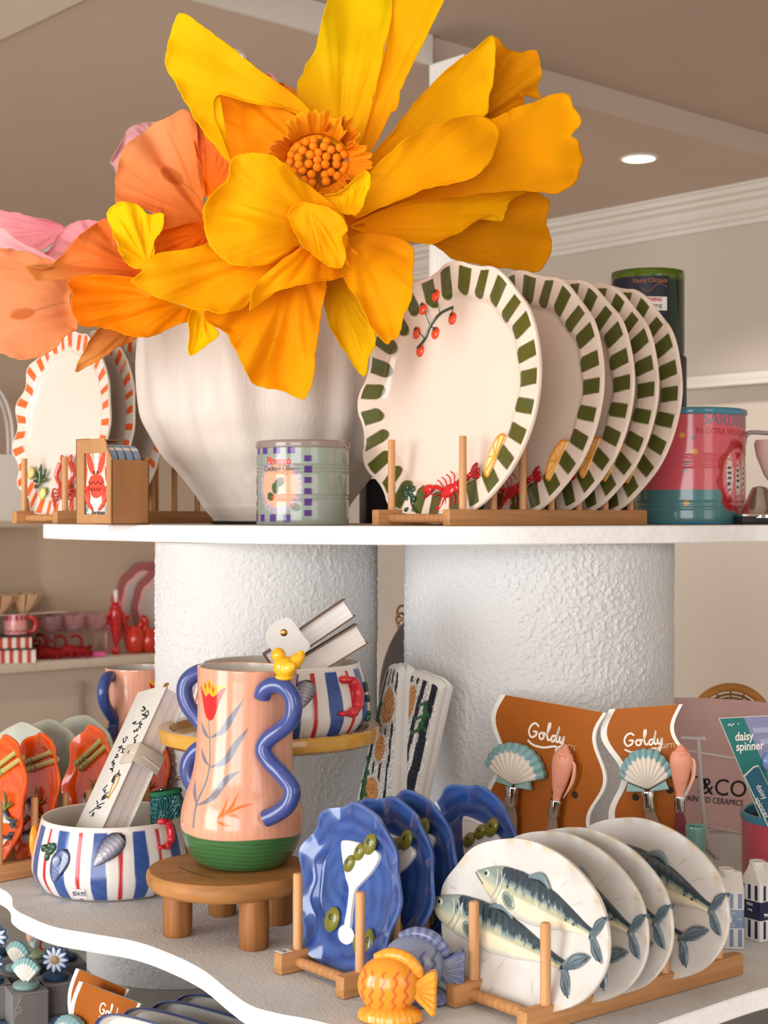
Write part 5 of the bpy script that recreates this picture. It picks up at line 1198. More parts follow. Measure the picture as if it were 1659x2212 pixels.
def case_paint(stripes, flowers, sprigs):
    def f(S, Tq):
        c = np.tile(lin('EFEDE9'), (len(S), 1)); L_ = 5.2
        wob_ = .012*np.sin(Tq*22)+.008*np.sin(Tq*51)
        for s0, w0, s1, w1 in stripes:
            cen = s0+(s1-s0)*Tq+wob_; w_ = w0+(w1-w0)*Tq; c = over(c, (np.abs(S-cen) < w_/2).astype(float), '1B2433')
        for s0, t0, rs_, rt in flowers:
            d_ = np.hypot((S-s0)/rs_, (Tq-t0)/rt); c = over(c, (d_ < 1.25).astype(float), 'EDEAE4'); c = over(c, (d_ < 1).astype(float), 'D98E4C'); c = over(c, ((d_ < 1) & (np.sin(S*60+Tq*210) > .5)).astype(float)*.6, 'F3C79A')
        for s0, t0, s1, t1 in sprigs:
            m = m_line(S, Tq*L_, [(s0, t0*L_), ((s0+s1)/2+.06, (t0+t1)/2*L_), (s1, t1*L_)], .10, .01)
            c = over(c, m, '2E6B42')
            for q in range(5):
                a_ = q/4; x0, y0 = s0+(s1-s0)*a_, (t0+(t1-t0)*a_)*L_; c = over(c, m_line(S, Tq*L_, [(x0, y0), (x0+(.16 if q % 2 else -.16), y0+.12)], .08, .01, 0), '2E6B42')
        return c
    return f
zb = ZL+.0055
qslab('beaded_case', P(834, 1443, 1.955), P(861, 1447, 1.915), (X(733, 1.85), 1.85, zb), (X(836, 1.80), 1.80, zb), (.8, .62, .08), .028,
      case_paint([(.24, .17, .12, .09), (.5, .07, .36, .06), (.72, .09, .58, .05), (.95, .07, .78, .05)], [(.66, .17, .28, .085), (.56, .37, .18, .06), (.45, .57, .22, .065)], [(.18, .10, .30, .28), (.12, .42, .2, .62)]),
      'D9D6D2', 'navy striped beaded case with orange beads, left of the two by the column')
qslab('beaded_case', P(878, 1454, 1.93), P(951, 1482, 1.885), (X(792, 1.87), 1.87, zb), (X(861, 1.83), 1.83, zb), (.62, .78, .08), .028,
      case_paint([(.05, .06, .03, .04), (.20, .07, .17, .05), (.37, .07, .32, .06), (.57, .12, .48, .07), (.86, .14, .76, .36)], [(.30, .12, .16, .08), (.16, .35, .14, .08)], [(.74, .10, .70, .24)]),
      'DCD9D5', 'navy striped beaded case with green sprig, right of the two by the column')
# ---- orange gift cards with spreaders ----
def rel(M, px, py, yoff=0):
    """point on the plane (local x,z at y=yoff) of matrix M seen at an image position"""
    o = M @ Vector((0, yoff, 0)); n = (M.to_3x3() @ Vector((0, 1, 0))); dr = Vector(((px-CX)/FPX, 1, (HY-py)/FPX))
    w = dr*(o.dot(n)/dr.dot(n)); q = M.inverted() @ w; return (q.x, q.z)
GOLDY = [[(2.25,3.2),(1.6,3.65),(.75,3.2),(.35,2.2),(.8,1.4),(1.6,1.6),(1.95,2.3),(1.2,2.3)], [(3.0,2.4),(2.5,2.1),(2.55,1.5),(3.0,1.35),(3.4,1.8),(3.1,2.4),(3.75,2.2)],
         [(3.75,2.0),(4.3,3.1),(4.5,3.95),(4.2,3.9),(4.0,2.3),(4.25,1.4),(4.8,1.7)], [(5.65,2.25),(5.1,2.2),(4.85,1.6),(5.2,1.3),(5.7,2.0),(6.3,3.8),(5.85,2.1),(5.9,1.4),(6.3,1.5)],
         [(6.5,2.35),(6.45,1.6),(6.85,1.4),(7.3,2.4),(7.05,1.2),(6.6,.1),(6.15,-.2),(5.9,.1),(6.4,.6),(6.9,.8)], [(.25,.75),(1.5,.15),(3.5,.1),(5.2,.55),(5.9,.6),(6.3,.3),(6.1,-.05)]]
def goldy(k, x, z, w, y):
    s = w/7.6
    for st_ in GOLDY: k.strip([(x+(a_-3.7)*s, z+(b_-2)*s) for a_, b_ in st_], s*.34, y-.0004, .0004, 'EFE8DC', 5)
    V, F = text_arr('GIFTS', s*1.15, depth=.0001); k.add(np.column_stack([x+4.6*s+V[:, 0]*.9, y-.0004-V[:, 2], z-1.1*s+V[:, 1]]), F, 'D9C9B0')
def gift_card(M, W, H, label, group, logo=(.42, -.028, .050), waves=4.6, holes=()):
    e = empty('gift_card', M, label, 'gift card', group)
    n = 60; zz = np.linspace(0, -H, n); A_ = .010
    lx = A_*np.sin(zz/H*waves*PI*1.0+.3)-.004; rx = W+A_*np.sin(zz/H*waves*PI+.3)
    out = [(x, z) for x, z in zip(lx, zz)]+[(x, z) for x, z in zip(rx[::-1], zz[::-1])]
    k = K(); k.prism(out, 0, .0022, 'EFEBE2'); k.build('card_base', PAPERM, e, smooth=False)
    inn = [(x+.0075, z) for x, z in zip(lx, zz)]+[(x-.0045, z) for x, z in zip(rx[::-1], zz[::-1])]
    k = K(); k.prism(inn, -.0005, .0001, 'A35812'); k.build('printed_panel', PAPERM, e, smooth=False)
    k = K(); goldy(k, W*logo[0], logo[1], logo[2], -.0006); k.build('logo', MATTE, e)['label'] = 'cream script logo'
    if holes:
        k = K()
        for hx, hz in holes: k.lathe([(.0042, 0), (.0038, .0003)], '3A2A22', 20, c=(0, 0, 0)); V_ = k.V[-1]; k.V[-1] = np.column_stack([hx+V_[:, 0], -.0007-V_[:, 2], hz+V_[:, 1]])
        k.build('punched_hole', MATTE, e)
    return e
def ferrule(k, x, z, s, y=-.006):
    k.lathe([(.0075*s, 0), (.0082*s, -.002*s), (.0066*s, -.009*s), (.0078*s, -.018*s), (.0062*s, -.0215*s)], 'CFCBC6', 28, c=(x, y, z))
def blade(k, x, z, s, L=.05, col='8A6F5E', y=-.006):
    k.prism([(x-.005*s, z), (x+.005*s, z), (x+.009*s, z-.012*s), (x+.010*s, z-L*.8), (x+.002*s, z-L), (x-.006*s, z-L*.85), (x-.0065*s, z-.02*s)], y-.001, y+.001, col, .0004)
def shell_spreader(M, x, z, R, label, ang=0, group='seashell spreaders on the gift cards', bladeL=.06, wf=1.36):
    e = empty('shell_spreader', M @ T(x, 0, z) @ Matrix.Rotation(-ang, 4, 'Y'), label, 'spreader', group)
    nth, nr = 132, 30; V = []; C = []; A0 = 1.22; NR = 11
    for i in range(nr):
        t = i/(nr-1)
        for j in range(nth):
            a_ = -A0+2*A0*j/(nth-1); ph = (a_+A0)/(2*A0)*NR; rib = abs(math.sin(ph*PI))**.6
            r_ = R*t*(1+.045*rib*(t > .6))*(1-.10*abs(a_/A0)**3)
            xx, zz_ = r_*math.sin(a_)*wf, -R*.62+r_*math.cos(a_)*1.28
            y = -.003-.010*math.sin(min(1, t*.98)*PI)**.6*(1-.5*abs(a_/A0)**2.5)-.0028*rib*t
            V.append((xx, y, zz_)); c = lin('E6DBCB')*(.86+.14*rib)
            if t > .80+.03*math.sin(ph*PI*2): c = lin('7FA6A8')
            C.append(c)
    V = np.array(V); B = V.copy(); B[:, 1] = np.maximum(-.0015, B[:, 1]*.1)
    k = K(); C = np.array(C); k.add(np.vstack([V, B]), gridfaces(nr, nth)+gridfaces(nr, nth, off=nr*nth, flip=True)+[((nr-1)*nth+j, (nr-1)*nth+j+1, nr*nth+(nr-1)*nth+j+1, nr*nth+(nr-1)*nth+j)[::-1] for j in range(nth-1)], lambda v: np.vstack([C, C]))
    k.build('shell', SATIN, e)
    k = K()
    for sg in (-1, 1): k.prism([(sg*.004, -R*.60), (sg*R*.62, -R*.36), (sg*R*.70, -R*.66), (sg*.002, -R*.70)], -.007, -.002, '8FB0AC', .001)
    k.build('shell_hinge', SATIN, e)
    k = K(); rs_ = random.Random(int(R*1e5))
    for j in range(9):
        for q in range(3):
            a_ = (-.9+1.8*j/8)*1.05; rr_ = R*(.72-.05*q+rs_.uniform(-.015, .015)); k.ell((rr_*math.sin(a_)*wf, -.0135+.004*abs(a_), -R*.62+rr_*math.cos(a_)*1.28), (.0007, .0008, .0007), '7FA6A8', nu=5, nv=6)
    k.build('painted_dots', SATIN, e)
    k = K(); ferrule(k, 0, -R*.66, R/.034); k.build('ferrule', CHROME, e)
    k = K(); blade(k, 0, -R*.66-.021*R/.034, R/.034, bladeL); k.build('blade', SATIN, e)
    return e
def conch_spreader(M, x, z, H, label, ang=0, col='DD9478', bladec='8A6F5E'):
    e = empty('conch_spreader', M @ T(x, -.002, z) @ Matrix.Rotation(-ang, 4, 'Y'), label, 'spreader', 'conch spreaders on the gift cards')
    prof = [(.001, .5), (.03, .49), (.05, .46), (.085, .45), (.08, .425), (.12, .41), (.115, .385), (.16, .36), (.17, .34), (.20, .28), (.215, .20), (.21, .10), (.19, 0), (.16, -.14), (.12, -.3), (.085, -.42), (.08, -.5)][::-1]
    k = K(); p2 = catmull([(a_*H, b_*H) for a_, b_ in prof], 4); k.lathe([tuple(q) for q in p2], col, 40, c=(0, -.21*H*.62, 0))
    k.V[-1][:, 1] = -.21*H*.62+(k.V[-1][:, 1]+.21*H*.62)*.62; k.build('shell', SATIN, e)
    k = K(); k.tube([(.14*H, -.14*H, .25*H), (.25*H, -.13*H, .2*H), (.25*H, -.11*H, -.1*H), (.14*H, -.13*H, -.42*H)], [.01*H, .03*H, .035*H, .01*H], 'E5A68C', 10, 6); k.build('shell_lip', SATIN, e)
    k = K()
    for i, zz_ in enumerate((.27, .08, -.10, -.26)):
        for j in range(5): k.box((-.10*H+.05*H*j+.02*H*i*.5, -.21*H*.62*2+.008*H+abs(j-2)*.010*H+.012*H*i, zz_*H+.012*H*j), (.006*H, .004*H, .045*H), 'A0593C')
    k.build('painted_marks', SATIN, e, smooth=False)
    k = K(); ferrule(k, 0, -.49*H, H/.07, -.21*H*.62); k.build('ferrule', CHROME, e)
    k = K(); blade(k, 0, -.49*H-.021*H/.07, H/.07, .05, bladec, -.21*H*.62); k.build('blade', SATIN, e)
    return e
TL, TR = P(1084, 1500, 1.895), P(1306, 1533, 1.79); TR.z = TL.z
MC1 = frame(TL, (TR-TL), (0, .06, 1)) @ Matrix.Rotation(.06, 4, 'Y'); Wc = (TR-TL).length
gift_card(MC1, Wc, TL.z-ZL-.001, 'orange gift card with wavy white edges, left of the pair beneath the plaster column', None, (.47, -.040, .058), holes=[rel(MC1, 1198, 1710), rel(MC1, 1243, 1717)])
TL, TR = P(1318, 1533, 1.80), P(1470, 1524, 1.78); TL.z = TR.z = -.2275
MC2 = frame(TL, (TR-TL), (0, .04, 1)) @ Matrix.Rotation(-.10, 4, 'Y'); Wc2 = (TR-TL).length
gift_card(MC2, Wc2, TL.z-ZL-.001, 'orange gift card with wavy white edges, right of the pair near the pink panel', None, (.42, -.040, .048), holes=[rel(MC2, 1373, 1722), rel(MC2, 1447, 1707)])
x, z = rel(MC1, 1122, 1652); shell_spreader(MC1 @ T(0, -.004, 0), x, z, .0385, 'cream and teal scallop shell spreader on the left gift card')
x, z = rel(MC1, 1224, 1667); conch_spreader(MC1, x, z, .068, 'pink conch shell spreader on the left gift card', -.12)
x, z = rel(MC2, 1396, 1662); shell_spreader(MC2 @ T(0, -.004, 0), x, z, .0355, 'cream and teal scallop shell spreader on the right gift card', wf=1.0)
x, z = rel(MC2, 1471, 1662); conch_spreader(MC2, x, z, .060, 'pink conch shell spreader with wine coloured blade on the right gift card', -.12, bladec='6A2A34')
# ---- fish shakers ----
def fish_shaker(M, body, stripe, fin, label):
    e = empty('fish_shaker', M, label, 'shaker', 'fish shaped shakers')
    def paint(V):
        x, z = V[:, 0], V[:, 2]; c = np.tile(lin(body), (len(V), 1))
        for i, x0 in enumerate((-.021, -.013, -.003, .008, .018)):
            c = over(c, ((np.abs(x-x0-.0013*np.sin(z*620+i)-.10*(z-.03)*(1 if i < 5 else 0)) < .00135) & (z < .048) & (z > .014)).astype(float)*.9, stripe)
        return c
    k = K(); k.ell((0, 0, .032), (.0275, .019, .0265), paint, nu=110, nv=180); k.build('body', GLAZE, e)
    F_ = lambda V: mixc(fin, body, .5+.5*np.sin(np.arctan2(V[:, 2]-.03, V[:, 0])*30))
    k = K(); k.tube([(-.012, 0, .0555), (.002, 0, .0590), (.016, .0, .0555), (.026, 0, .046), (.029, 0, .040)], [.004, .0065, .0068, .006, .003], F_, 20, 8, flat=.75, flatdir=(0, 1, 0)); k.build('dorsal_fin', GLAZE, e)
    k = K(); pl = catmull([(.020, .034), (.030, .040), (.040, .046), (.0445, .043), (.0440, .028), (.0435, .010), (.040, .006), (.032, .014), (.022, .024)], 5, True); k.prism(pl, -.0055, .0055, F_, .002)
    for i in range(5): k.tube([(.026, -.0055, .030-.001*i), (.043, -.0058, .040-.0075*i)], .0011, body, 6)
    k.build('tail', GLAZE, e)
    k = K(); k.lathe([(.020, 0), (.0225, .002), (.0222, .008), (.0195, .011), (.014, .014)], F_, 90, rfun=lambda a, z: 1+.02*np.sin(a*30)); k.V[-1][:, 0] = k.V[-1][:, 0]*1.28+.002; k.V[-1][:, 1] *= .85; k.build('foot_fin', GLAZE, e)
    return e
fish_shaker(T(X(838, 1.362), 1.362, ZL+.0005, rz=-.12, s=.99), 'E9962A', 'D5602A', 'F2A838', 'orange ceramic fish shaker with red wavy stripes at the front of the shelf')
fish_shaker(T(X(893, 1.408), 1.413, ZL+.0005, rz=-.12, s=1.07), '8088A0', '4C5A84', '4A5A8C', 'blue grey ceramic fish shaker just behind the orange one')
# ---- milk cartons, bud vase, canister, banner ----
def milk_carton(M, c1, c0, label, w=.0285, h=.060, cows=False):
    e = empty('milk_carton_jug', M, label, 'jug', 'milk carton shaped jugs')
    def paint(V):
        s = np.where(np.abs(V[:, 1]) > np.abs(V[:, 0]), V[:, 0], V[:, 1]); z = V[:, 2]; c = np.tile(lin('E3E0DA'), (len(V), 1))
        st = (np.sin(s/w*2*PI*3.2+1.0) > .1); c = over(c, (st & (z < h*.955) & (z > .002)).astype(float), c1)
        band = (z > h*.36) & (z < h*.69); c = over(c, band.astype(float), c1); c = over(c, ((np.abs(z-h*.36) < .0006) | (np.abs(z-h*.69) < .0006)).astype(float), 'ECE9E4'); return c
    k = K(); m = 13; n = 44; rings = []
    sq = []
    for side in range(4):
        for i in range(n):
            u = -w/2+w*i/n; cc_, ss_ = math.cos(side*PI/2), math.sin(side*PI/2); v = -w/2; du = max(0, abs(u)-(w/2-.002)); v += du*.45; sq.append((u*cc_-v*ss_, u*ss_+v*cc_))
    sq = np.array(sq)
    for z in np.concatenate([[0, .0008], np.linspace(.002, h, 64)]): rings.append(np.column_stack([sq*(.985 if z == 0 else 1), np.full(len(sq), z)]))
    k.loft(rings, paint, cap1=False); k.build('body', GLAZE, e)
    k = K(); R3 = []
    for t in np.linspace(0, 1, 10):
        q = sq.copy(); q[:, 1] *= (1-.60*t); q[:, 0] *= (1-.10*t*t); R3.append(np.column_stack([q, np.full(len(q), h+.0150*t-.0025*t*np.abs(q[:, 0])/w*2)]))
    q = R3[-1].copy(); q[:, 2] += .0045; q[:, 1] *= .7; R3.append(q); k.loft(R3, 'DAD7D1', cap0=False); k.build('gable_top', GLAZE, e)
    k = K(); k.lathe([(.0075, h+.010), (.0085, h+.0165), (.0088, h+.0195), (.0080, h+.0208), (.006, h+.0195)], 'DAD7D1', 32, c=(-.003, 0, 0)); k.build('spout', GLAZE, e)
    k = K(); y0 = -w/2-.0002
    if not cows:
        add_text(k, 'FRESH', .0042, 0, h*.625, y0, 'E9E6E0', depth=.0001); add_text(k, 'MILK', .0042, 0, h*.415, y0, 'E9E6E0', depth=.0001); add_text(k, 'EST', .0026, -.0085, h*.52, y0, 'E9E6E0', depth=.0001); add_text(k, '1948', .0026, .0085, h*.52, y0, 'E9E6E0', depth=.0001)
        k.prism([(-.0016, h*.455), (.0016, h*.455), (.0016, h*.53), (.0008, h*.55), (.0008, h*.585), (-.0008, h*.585), (-.0008, h*.55), (-.0016, h*.53)], y0-.0004, y0, 'E9E6E0')
    else:
        for cx_, cz_ in ((.002, .60), (-.006, .46), (.007, .46)):
            z0 = h*cz_; k.box((cx_, y0-.0002, z0), (.0042, .0004, .002), 'ECE9E4'); k.box((cx_-.0028, y0-.0002, z0+.0008), (.0016, .0004, .0016), 'ECE9E4')
            for q in (-.0017, .0017): k.box((cx_+q, y0-.0002, z0-.0016), (.0006, .0004, .0018), 'ECE9E4')
    k.build('printing', MATTE, e)
    k = K()
    if cows:
        V, F = text_arr('1948', .0032, depth=.0001); k.add(np.column_stack([np.full(len(V), -w/2-.0004)-V[:, 2], -V[:, 0], h*.52+V[:, 1]]), F, 'ECE9E4')
        V, F = text_arr('MILK', .0040, depth=.0001); k.add(np.column_stack([np.full(len(V), -w/2-.0004)-V[:, 2], -V[:, 0], h*.62+V[:, 1]]), F, 'ECE9E4'); k.build('side_printing', MATTE, e)
    return e
milk_carton(T(X(1575, 1.60), 1.60, ZL+.0005, rz=-.12, s=1.0), '7E93B4', 'E3E0DA', 'small pale blue striped ceramic jug shaped like a milk carton')
milk_carton(T(X(1640, 1.63), 1.63, ZL+.0005, rz=.62, s=1.02), '1C2446', 'E3E0DA', 'small navy striped ceramic milk carton jug with tiny white cows', cows=True)
k = K(); p3 = catmull([(.016, 0), (.024, .002), (.0275, .014), (.026, .026), (.018, .042), (.0125, .055), (.0105, .085), (.0112, .112)], 7); k.lathe([tuple(q) for q in p3]+[(.0105, .1135), (.0088, .112), (.0085, .06)], '5E8A7E', 60, cap1=False)
tag(k.build('bud_vase', GLAZE, None, T(X(1509, 1.645), 1.660, ZL+.0005)), 'slim sage green bud vase behind the mackerel plates', 'vase')
c2 = can('ceramic_canister', T(X(1603, 1.86)+.071, 1.86, ZL+.0005), .07, .0905, 'C4505E', '3E7F96', 'pink ceramic canister with blue rim holding two cards on the lower shelf', ribs=(.3, .36, .42, .48), inner='55504E')
def info_card(M, W, H, c1, c2, label, split=None):
    e = empty('info_card', M, label, 'card'); k = K()
    a_ = np.linspace(0, PI/2, 6); r_ = .004
    k.prism([(0, 0), (W, 0), (W, H)]+[(r_-r_*math.sin(q), H-r_+r_*math.cos(q)) for q in a_], 0, .0012, 'D8D6D0'); k.build('card_base', PAPERM, e, smooth=False)
    k = K(); k.prism([(.0008, 0), (W, 0), (W, H-.0006)]+[(r_-r_*math.sin(q)+.0008*(1), H-r_-.0006+r_*math.cos(q)) for q in a_], -.0004, .0001, c1); k.build('printed_panel', PAPERM, e, smooth=False)
    return e
tilt = math.radians(-25)
Mi = Matrix.Translation(P(1553, 1551, 1.80)) @ Matrix.Rotation(math.radians(-26), 4, 'Y').inverted() if False else Matrix.Translation(P(1553, 1551, 1.80)) @ Matrix.Rotation(-tilt*-1.0, 4, 'Y')
def tilted(px, py, d, lean):   # frame whose left edge runs down and to the right, origin top-left
    zdir = Vector((-math.sin(lean), .05, math.cos(lean))); return frame(P(px, py, d), (math.cos(lean), 0, math.sin(lean)), zdir)
Mi = tilted(1553, 1551, 1.80, math.radians(25.5))
# keep the top edge level as in the picture: card is a sheared view of a rectangle turned away
e = empty('info_card', frame(P(1553, 1551, 1.80), (.93, .36, 0), (0, 0, 1)), 'teal product card with white lettering, standing in the pink canister', 'card', None)
def para(k, W, H, sh, y0, y1, col, x0=0): k.prism([(x0, 0), (x0+W, 0), (x0+W+sh, -H), (x0+sh, -H)], y0, y1, col)
k = K(); para(k, .095, .145, .069, 0, .0012, 'CFCBC4'); k.build('card_base', PAPERM, e, smooth=False)
k = K(); k.prism([(.0012, -.001), (.0345, -.001), (.084, -.104), (.103, -.144), (.0695, -.144)], -.0004, .0001, '2F7A74'); k.build('printed_header', PAPERM, e, smooth=False)
k = K(); k.prism([(.0345, -.001), (.094, -.001), (.15, -.118), (.0905, -.118)], -.0004, .0001, '8C8EB0')
for i in range(3): k.prism([(.046+.010*i, -.014-.014*i), (.090+.010*i, -.014-.014*i), (.093+.010*i, -.020-.014*i), (.049+.010*i, -.020-.014*i)], -.0008, -.0003, 'A9ABC6')
k.build('printed_body', PAPERM, e, smooth=False)
k = K(); sh_ = .0
for s_, x_, z_ in (('daisy', .0345, -.0235), ('spinner', .0425, -.0355)):
    add_text(k, s_, .0145, x_-.0, z_, -.0006, 'EDE9E0', depth=.0001, bold=.0003, sx=.9, ang=.0)
k.strip([(.0120, -.0100), (.0145, -.0075), (.0165, -.0100), (.019, -.0078), (.021, -.0085)], .0009, -.0009, .0004, 'EDE9E0'); k.ell((.0265, -.0006, -.008), (.0008, .0003, .0008), 'EDE9E0')
k.build('lettering', MATTE, e)
k = K(); k.ell((.068, -.004, -.055), (.010, .006, .012), '6E86B8'); k.build('daisy_bead', GLAZE, e)['label'] = 'blue bead'
e = empty('info_card', frame(P(1607, 1672, 1.775), (.93, .36, 0), (0, 0, 1)), 'dark blue product card tucked lower in front of the teal card', 'card', None)
k = K(); k.prism([(0, -.002), (.014, .008), (.02, .009), (.075, -.085), (.052, -.098)], 0, .0012, 'CFCBC4'); k.build('card_base', PAPERM, e, smooth=False)
k = K(); k.prism([(.0015, -.003), (.014, .0065), (.02, .0075), (.073, -.085), (.053, -.096)], -.0004, .0001, '2A5A70'); k.build('printed_header', PAPERM, e, smooth=False)
k = K(); add_text(k, 'daisy', .010, .0235, -.022, -.0006, 'EDE9E0', ang=-1.0, depth=.0001); add_text(k, 'spinner', .010, .0245, -.041, -.0006, 'EDE9E0', ang=-1.0, depth=.0001); k.build('lettering', MATTE, e)
# pink banner panel in its white wire stand
MB_ = frame((X(1440, 2.16), 2.16, ZL), (.99, .10, 0), (0, .08, 1))
e = empty('pink_banner', MB_, 'dusty pink sign panel reading CO painted ceramics at the right edge', 'sign')
k = K(); hN = Z(1509, 2.16)-ZL; k.prism([(0, .003), (.30, .003), (.30, hN-.030), (.20, hN-.014), (.12, hN-.005), (.06, hN-.001), (0, hN)], 0, .004, 'C4A09A', .0006); k.build('panel', PAPERM, e, smooth=False)
def bl_(px, py): return rel(MB_, px, py)
k = K(); x, z = bl_(1562, 1703); sgl = .0270
add_text(k, '&CO', sgl*1.25, x+.001, z, 0, '26201F', depth=.0002, sx=.95, ang=-.10); x2, z2 = bl_(1521, 1694)
k.tube([(x2-.010+.0125*math.cos(q), -.0006, z2+.0105*math.sin(q)) for q in np.linspace(-1.5, 1.9, 18)], .0012, '26201F', 6)
x, z = bl_(1536, 1721); add_text(k, 'HAND PAINTED CERAMICS', .0115, x-.012, z-.004, 0, '26201F', depth=.0002, sx=.84, ang=-.11)
k.build('lettering', MATTE, e)
e = empty('sign_stand', T(X(1520, 2.05), 2.05, ZL+.0005), 'white wire stand in front of the dusty pink sign panel', 'stand')
def sp_(px, py, d=2.05): q = P(px, py, d); return (q.x-X(1520, 2.05), q.y-2.05, q.z-ZL-.0005)
k = K(); k.tube([sp_(1508, 1596), sp_(1518, 1750), (sp_(1532, 1840)[0], 0, .003)], .0034, 'CFC6C4', 12, 4); k.build('post', SATIN, e)
k = K(); k.tube([sp_(1470, 1594), sp_(1517, 1596)], .0028, 'CFC6C4', 10); k.ell(sp_(1518, 1596), .0042, 'CFC6C4'); k.build('top_bar', SATIN, e)
for a_, b_ in (((1485, 1622), (1608, 1642)), ((1530, 1786), (1604, 1800))):
    k = K(); k.tube([sp_(*a_), sp_(*b_)], .0022, 'CDBDBA', 10); k.build('cross_bar', SATIN, e)
k = K(); k.tube([(sp_(1532, 1840)[0], -.05, .003), (sp_(1532, 1840)[0], .06, .003)], .003, 'CFC6C4', 10); k.build('foot', SATIN, e)
# grey round board between the columns and wicker ring behind the sign
k = K(); a_ = np.linspace(0, 2*PI, 72, endpoint=False); k.prism([(.088*math.cos(q), .150+.150*math.sin(q)) for q in a_], 0, .010, '8A7D78', .002)
tag(k.build('round_board', MATTE, None, frame((X(935, 2.47), 2.47, ZL+.001), (1, 0, 0), (0, .06, 1))), 'grey oval board standing in the gap between the two plaster columns', 'board')
e = empty('wicker_hoop', T(X(1578, 3.0), 3.0, Z(1590, 3.0)), 'golden rattan hoop with woven centre peeking above the pink sign panel', 'hoop')
k = K(); R_ = .078; k.tube([(R_*math.cos(q), 0, .018+R_*math.sin(q)) for q in np.linspace(0, 2*PI, 60)], .0085, 'C98A3E', 12); k.build('rim', WOODX, e)
k = K()
for i in range(5): k.tube([((R_-.014-.007*i)*math.cos(q), .002*math.sin(q*30), .018+(R_-.014-.007*i)*math.sin(q)) for q in np.linspace(0, 2*PI, 120)], .0026, '9A6A38', 6)
for i in range(16): q = i*PI/8; k.tube([(.02*math.cos(q), 0, .018+.02*math.sin(q)), (R_*math.cos(q), 0, .018+R_*math.sin(q))], .0018, '8A5A2E', 6)
k.build('woven_centre', WOODX, e)
k = K(); k.box((.0, .05, (Z(1590, 3.0)-.060-ZF)/2), (.5, .3, Z(1590, 3.0)-.062-ZF), 'CDBFB0', .004); tag(k.build('side_table', SATIN, None, T(X(1600, 3.0)+.1, 3.1, ZF)), 'pale side table behind the display carrying the rattan hoop', 'table')
e = empty('wicker_ornament', T(X(884, 2.52), 2.52, ZL), 'looped rattan ornament half hidden behind the right plaster column', 'ornament'); k = K()
for i, (px, py) in enumerate(((868, 1322), (866, 1338), (870, 1352), (884, 1334), (890, 1350))):
    q = P(px, py, 2.52); c = (q.x-X(884, 2.52), 0, q.z-ZL); k.tube([(c[0]+.008*math.cos(t_), .004*math.sin(t_*2+i), c[2]+.0105*math.sin(t_)) for t_ in np.linspace(0, 2*PI, 20)], .0022, 'D9A27A', 8)
k.tube([(.01, 0, 0), (.012, 0, .15), (.004, 0, Z(1356, 2.52)-ZL)], .004, 'B98A5A', 8, 4); k.lathe([(.03, 0), (.032, .003), (.028, .008), (.001, .009)], 'B98A5A', 30, c=(.01, 0, .0005))
k.build('rattan', WOODX, e)
# ================= BOTTOM SHELF =================
tray = empty('round_stand', T(X(20, 1.90), 1.90, ZB+.0005), 'round blue pedestal tray carrying the grey blocks at the bottom left', 'tray')
tz = .044
k = K(); k.lathe([(.07, tz-.012), (.106, tz-.010), (.112, tz-.002), (.113, tz+.004), (.110, tz+.005), (.106, tz), (.001, tz)], '6478A4', 140, cap1=False); k.build('plate', GLAZEB, tray)
k = K(); k.lathe([(.05, 0), (.052, .003), (.035, .012), (.034, .022), (.05, tz-.011)], '6478A4', 60); k.build('pedestal', GLAZEB, tray)
ztop = ZB+.0005+tz
def grey_block(px, py, d, rz, label):
    x, y = X(px, d), d; w, h_ = .044, .040
    e = empty('grey_block', T(x, y, ztop+.0005, rz=rz), label, 'block', 'grey display blocks on the blue tray')
    k = K(); k.box((0, 0, h_/2), (w, w, h_), '807E7C', .0012); k.build('body', SATIN, e, smooth=False)
    k = K(); a = np.linspace(0, 1, 14); k.prism([(-w*.46+w*.30*(1-q)**1.7*0+w*.22*q*q, .002+(h_-.004)*q) for q in a]+[(w*.46, h_-.002), (w*.46, .002)], -w/2-.0018, -w/2+.0002, '747271', .0004); k.build('flap', SATIN, e)
    k = K(); rs_ = random.Random(px+py)
    for q in range(7):
        a_ = q*.9; k.strip([(-.015+.002*math.cos(a_), h_*.55+.002*math.sin(a_)), (-.015+.0055*math.cos(a_), h_*.55+.0055*math.sin(a_))], .0016, -w/2-.0022, .0004, '9A9896', 3)
    k.build('embossed_flower', SATIN, e); return (x, y, ztop+h_+.001)
def base_disc(e, col): k = K(); k.lathe([(.0145, 0), (.0158, .0015), (.0158, .005), (.013, .0065), (.006, .007)], col, 40); k.build('base', SATIN, e)
def daisy(p, rz, label):
    e = empty('daisy_stopper', T(*p, rz=rz), label, 'bottle stopper', 'daisy bottle stoppers'); base_disc(e, '27465F')
    k = K()
    for i in range(11):
        a = i*2*PI/11; R = Matrix.Rotation(-a, 3, 'Y')
        for off, col, w in ((0, '2D567F', .0042), (-.0012, 'D5DCEC', .0024)): k.ell((.0095*math.cos(a), off, .0225+.0095*math.sin(a)), (.0075 if off == 0 else .0062, .0018, w), col, (0, -a, 0), 8, 10)
    k.build('petals', GLAZE, e); k = K(); k.ell((0, -.003, .0225), (.0048, .003, .0048), 'C9A070'); k.build('flower_centre', MATTE, e)
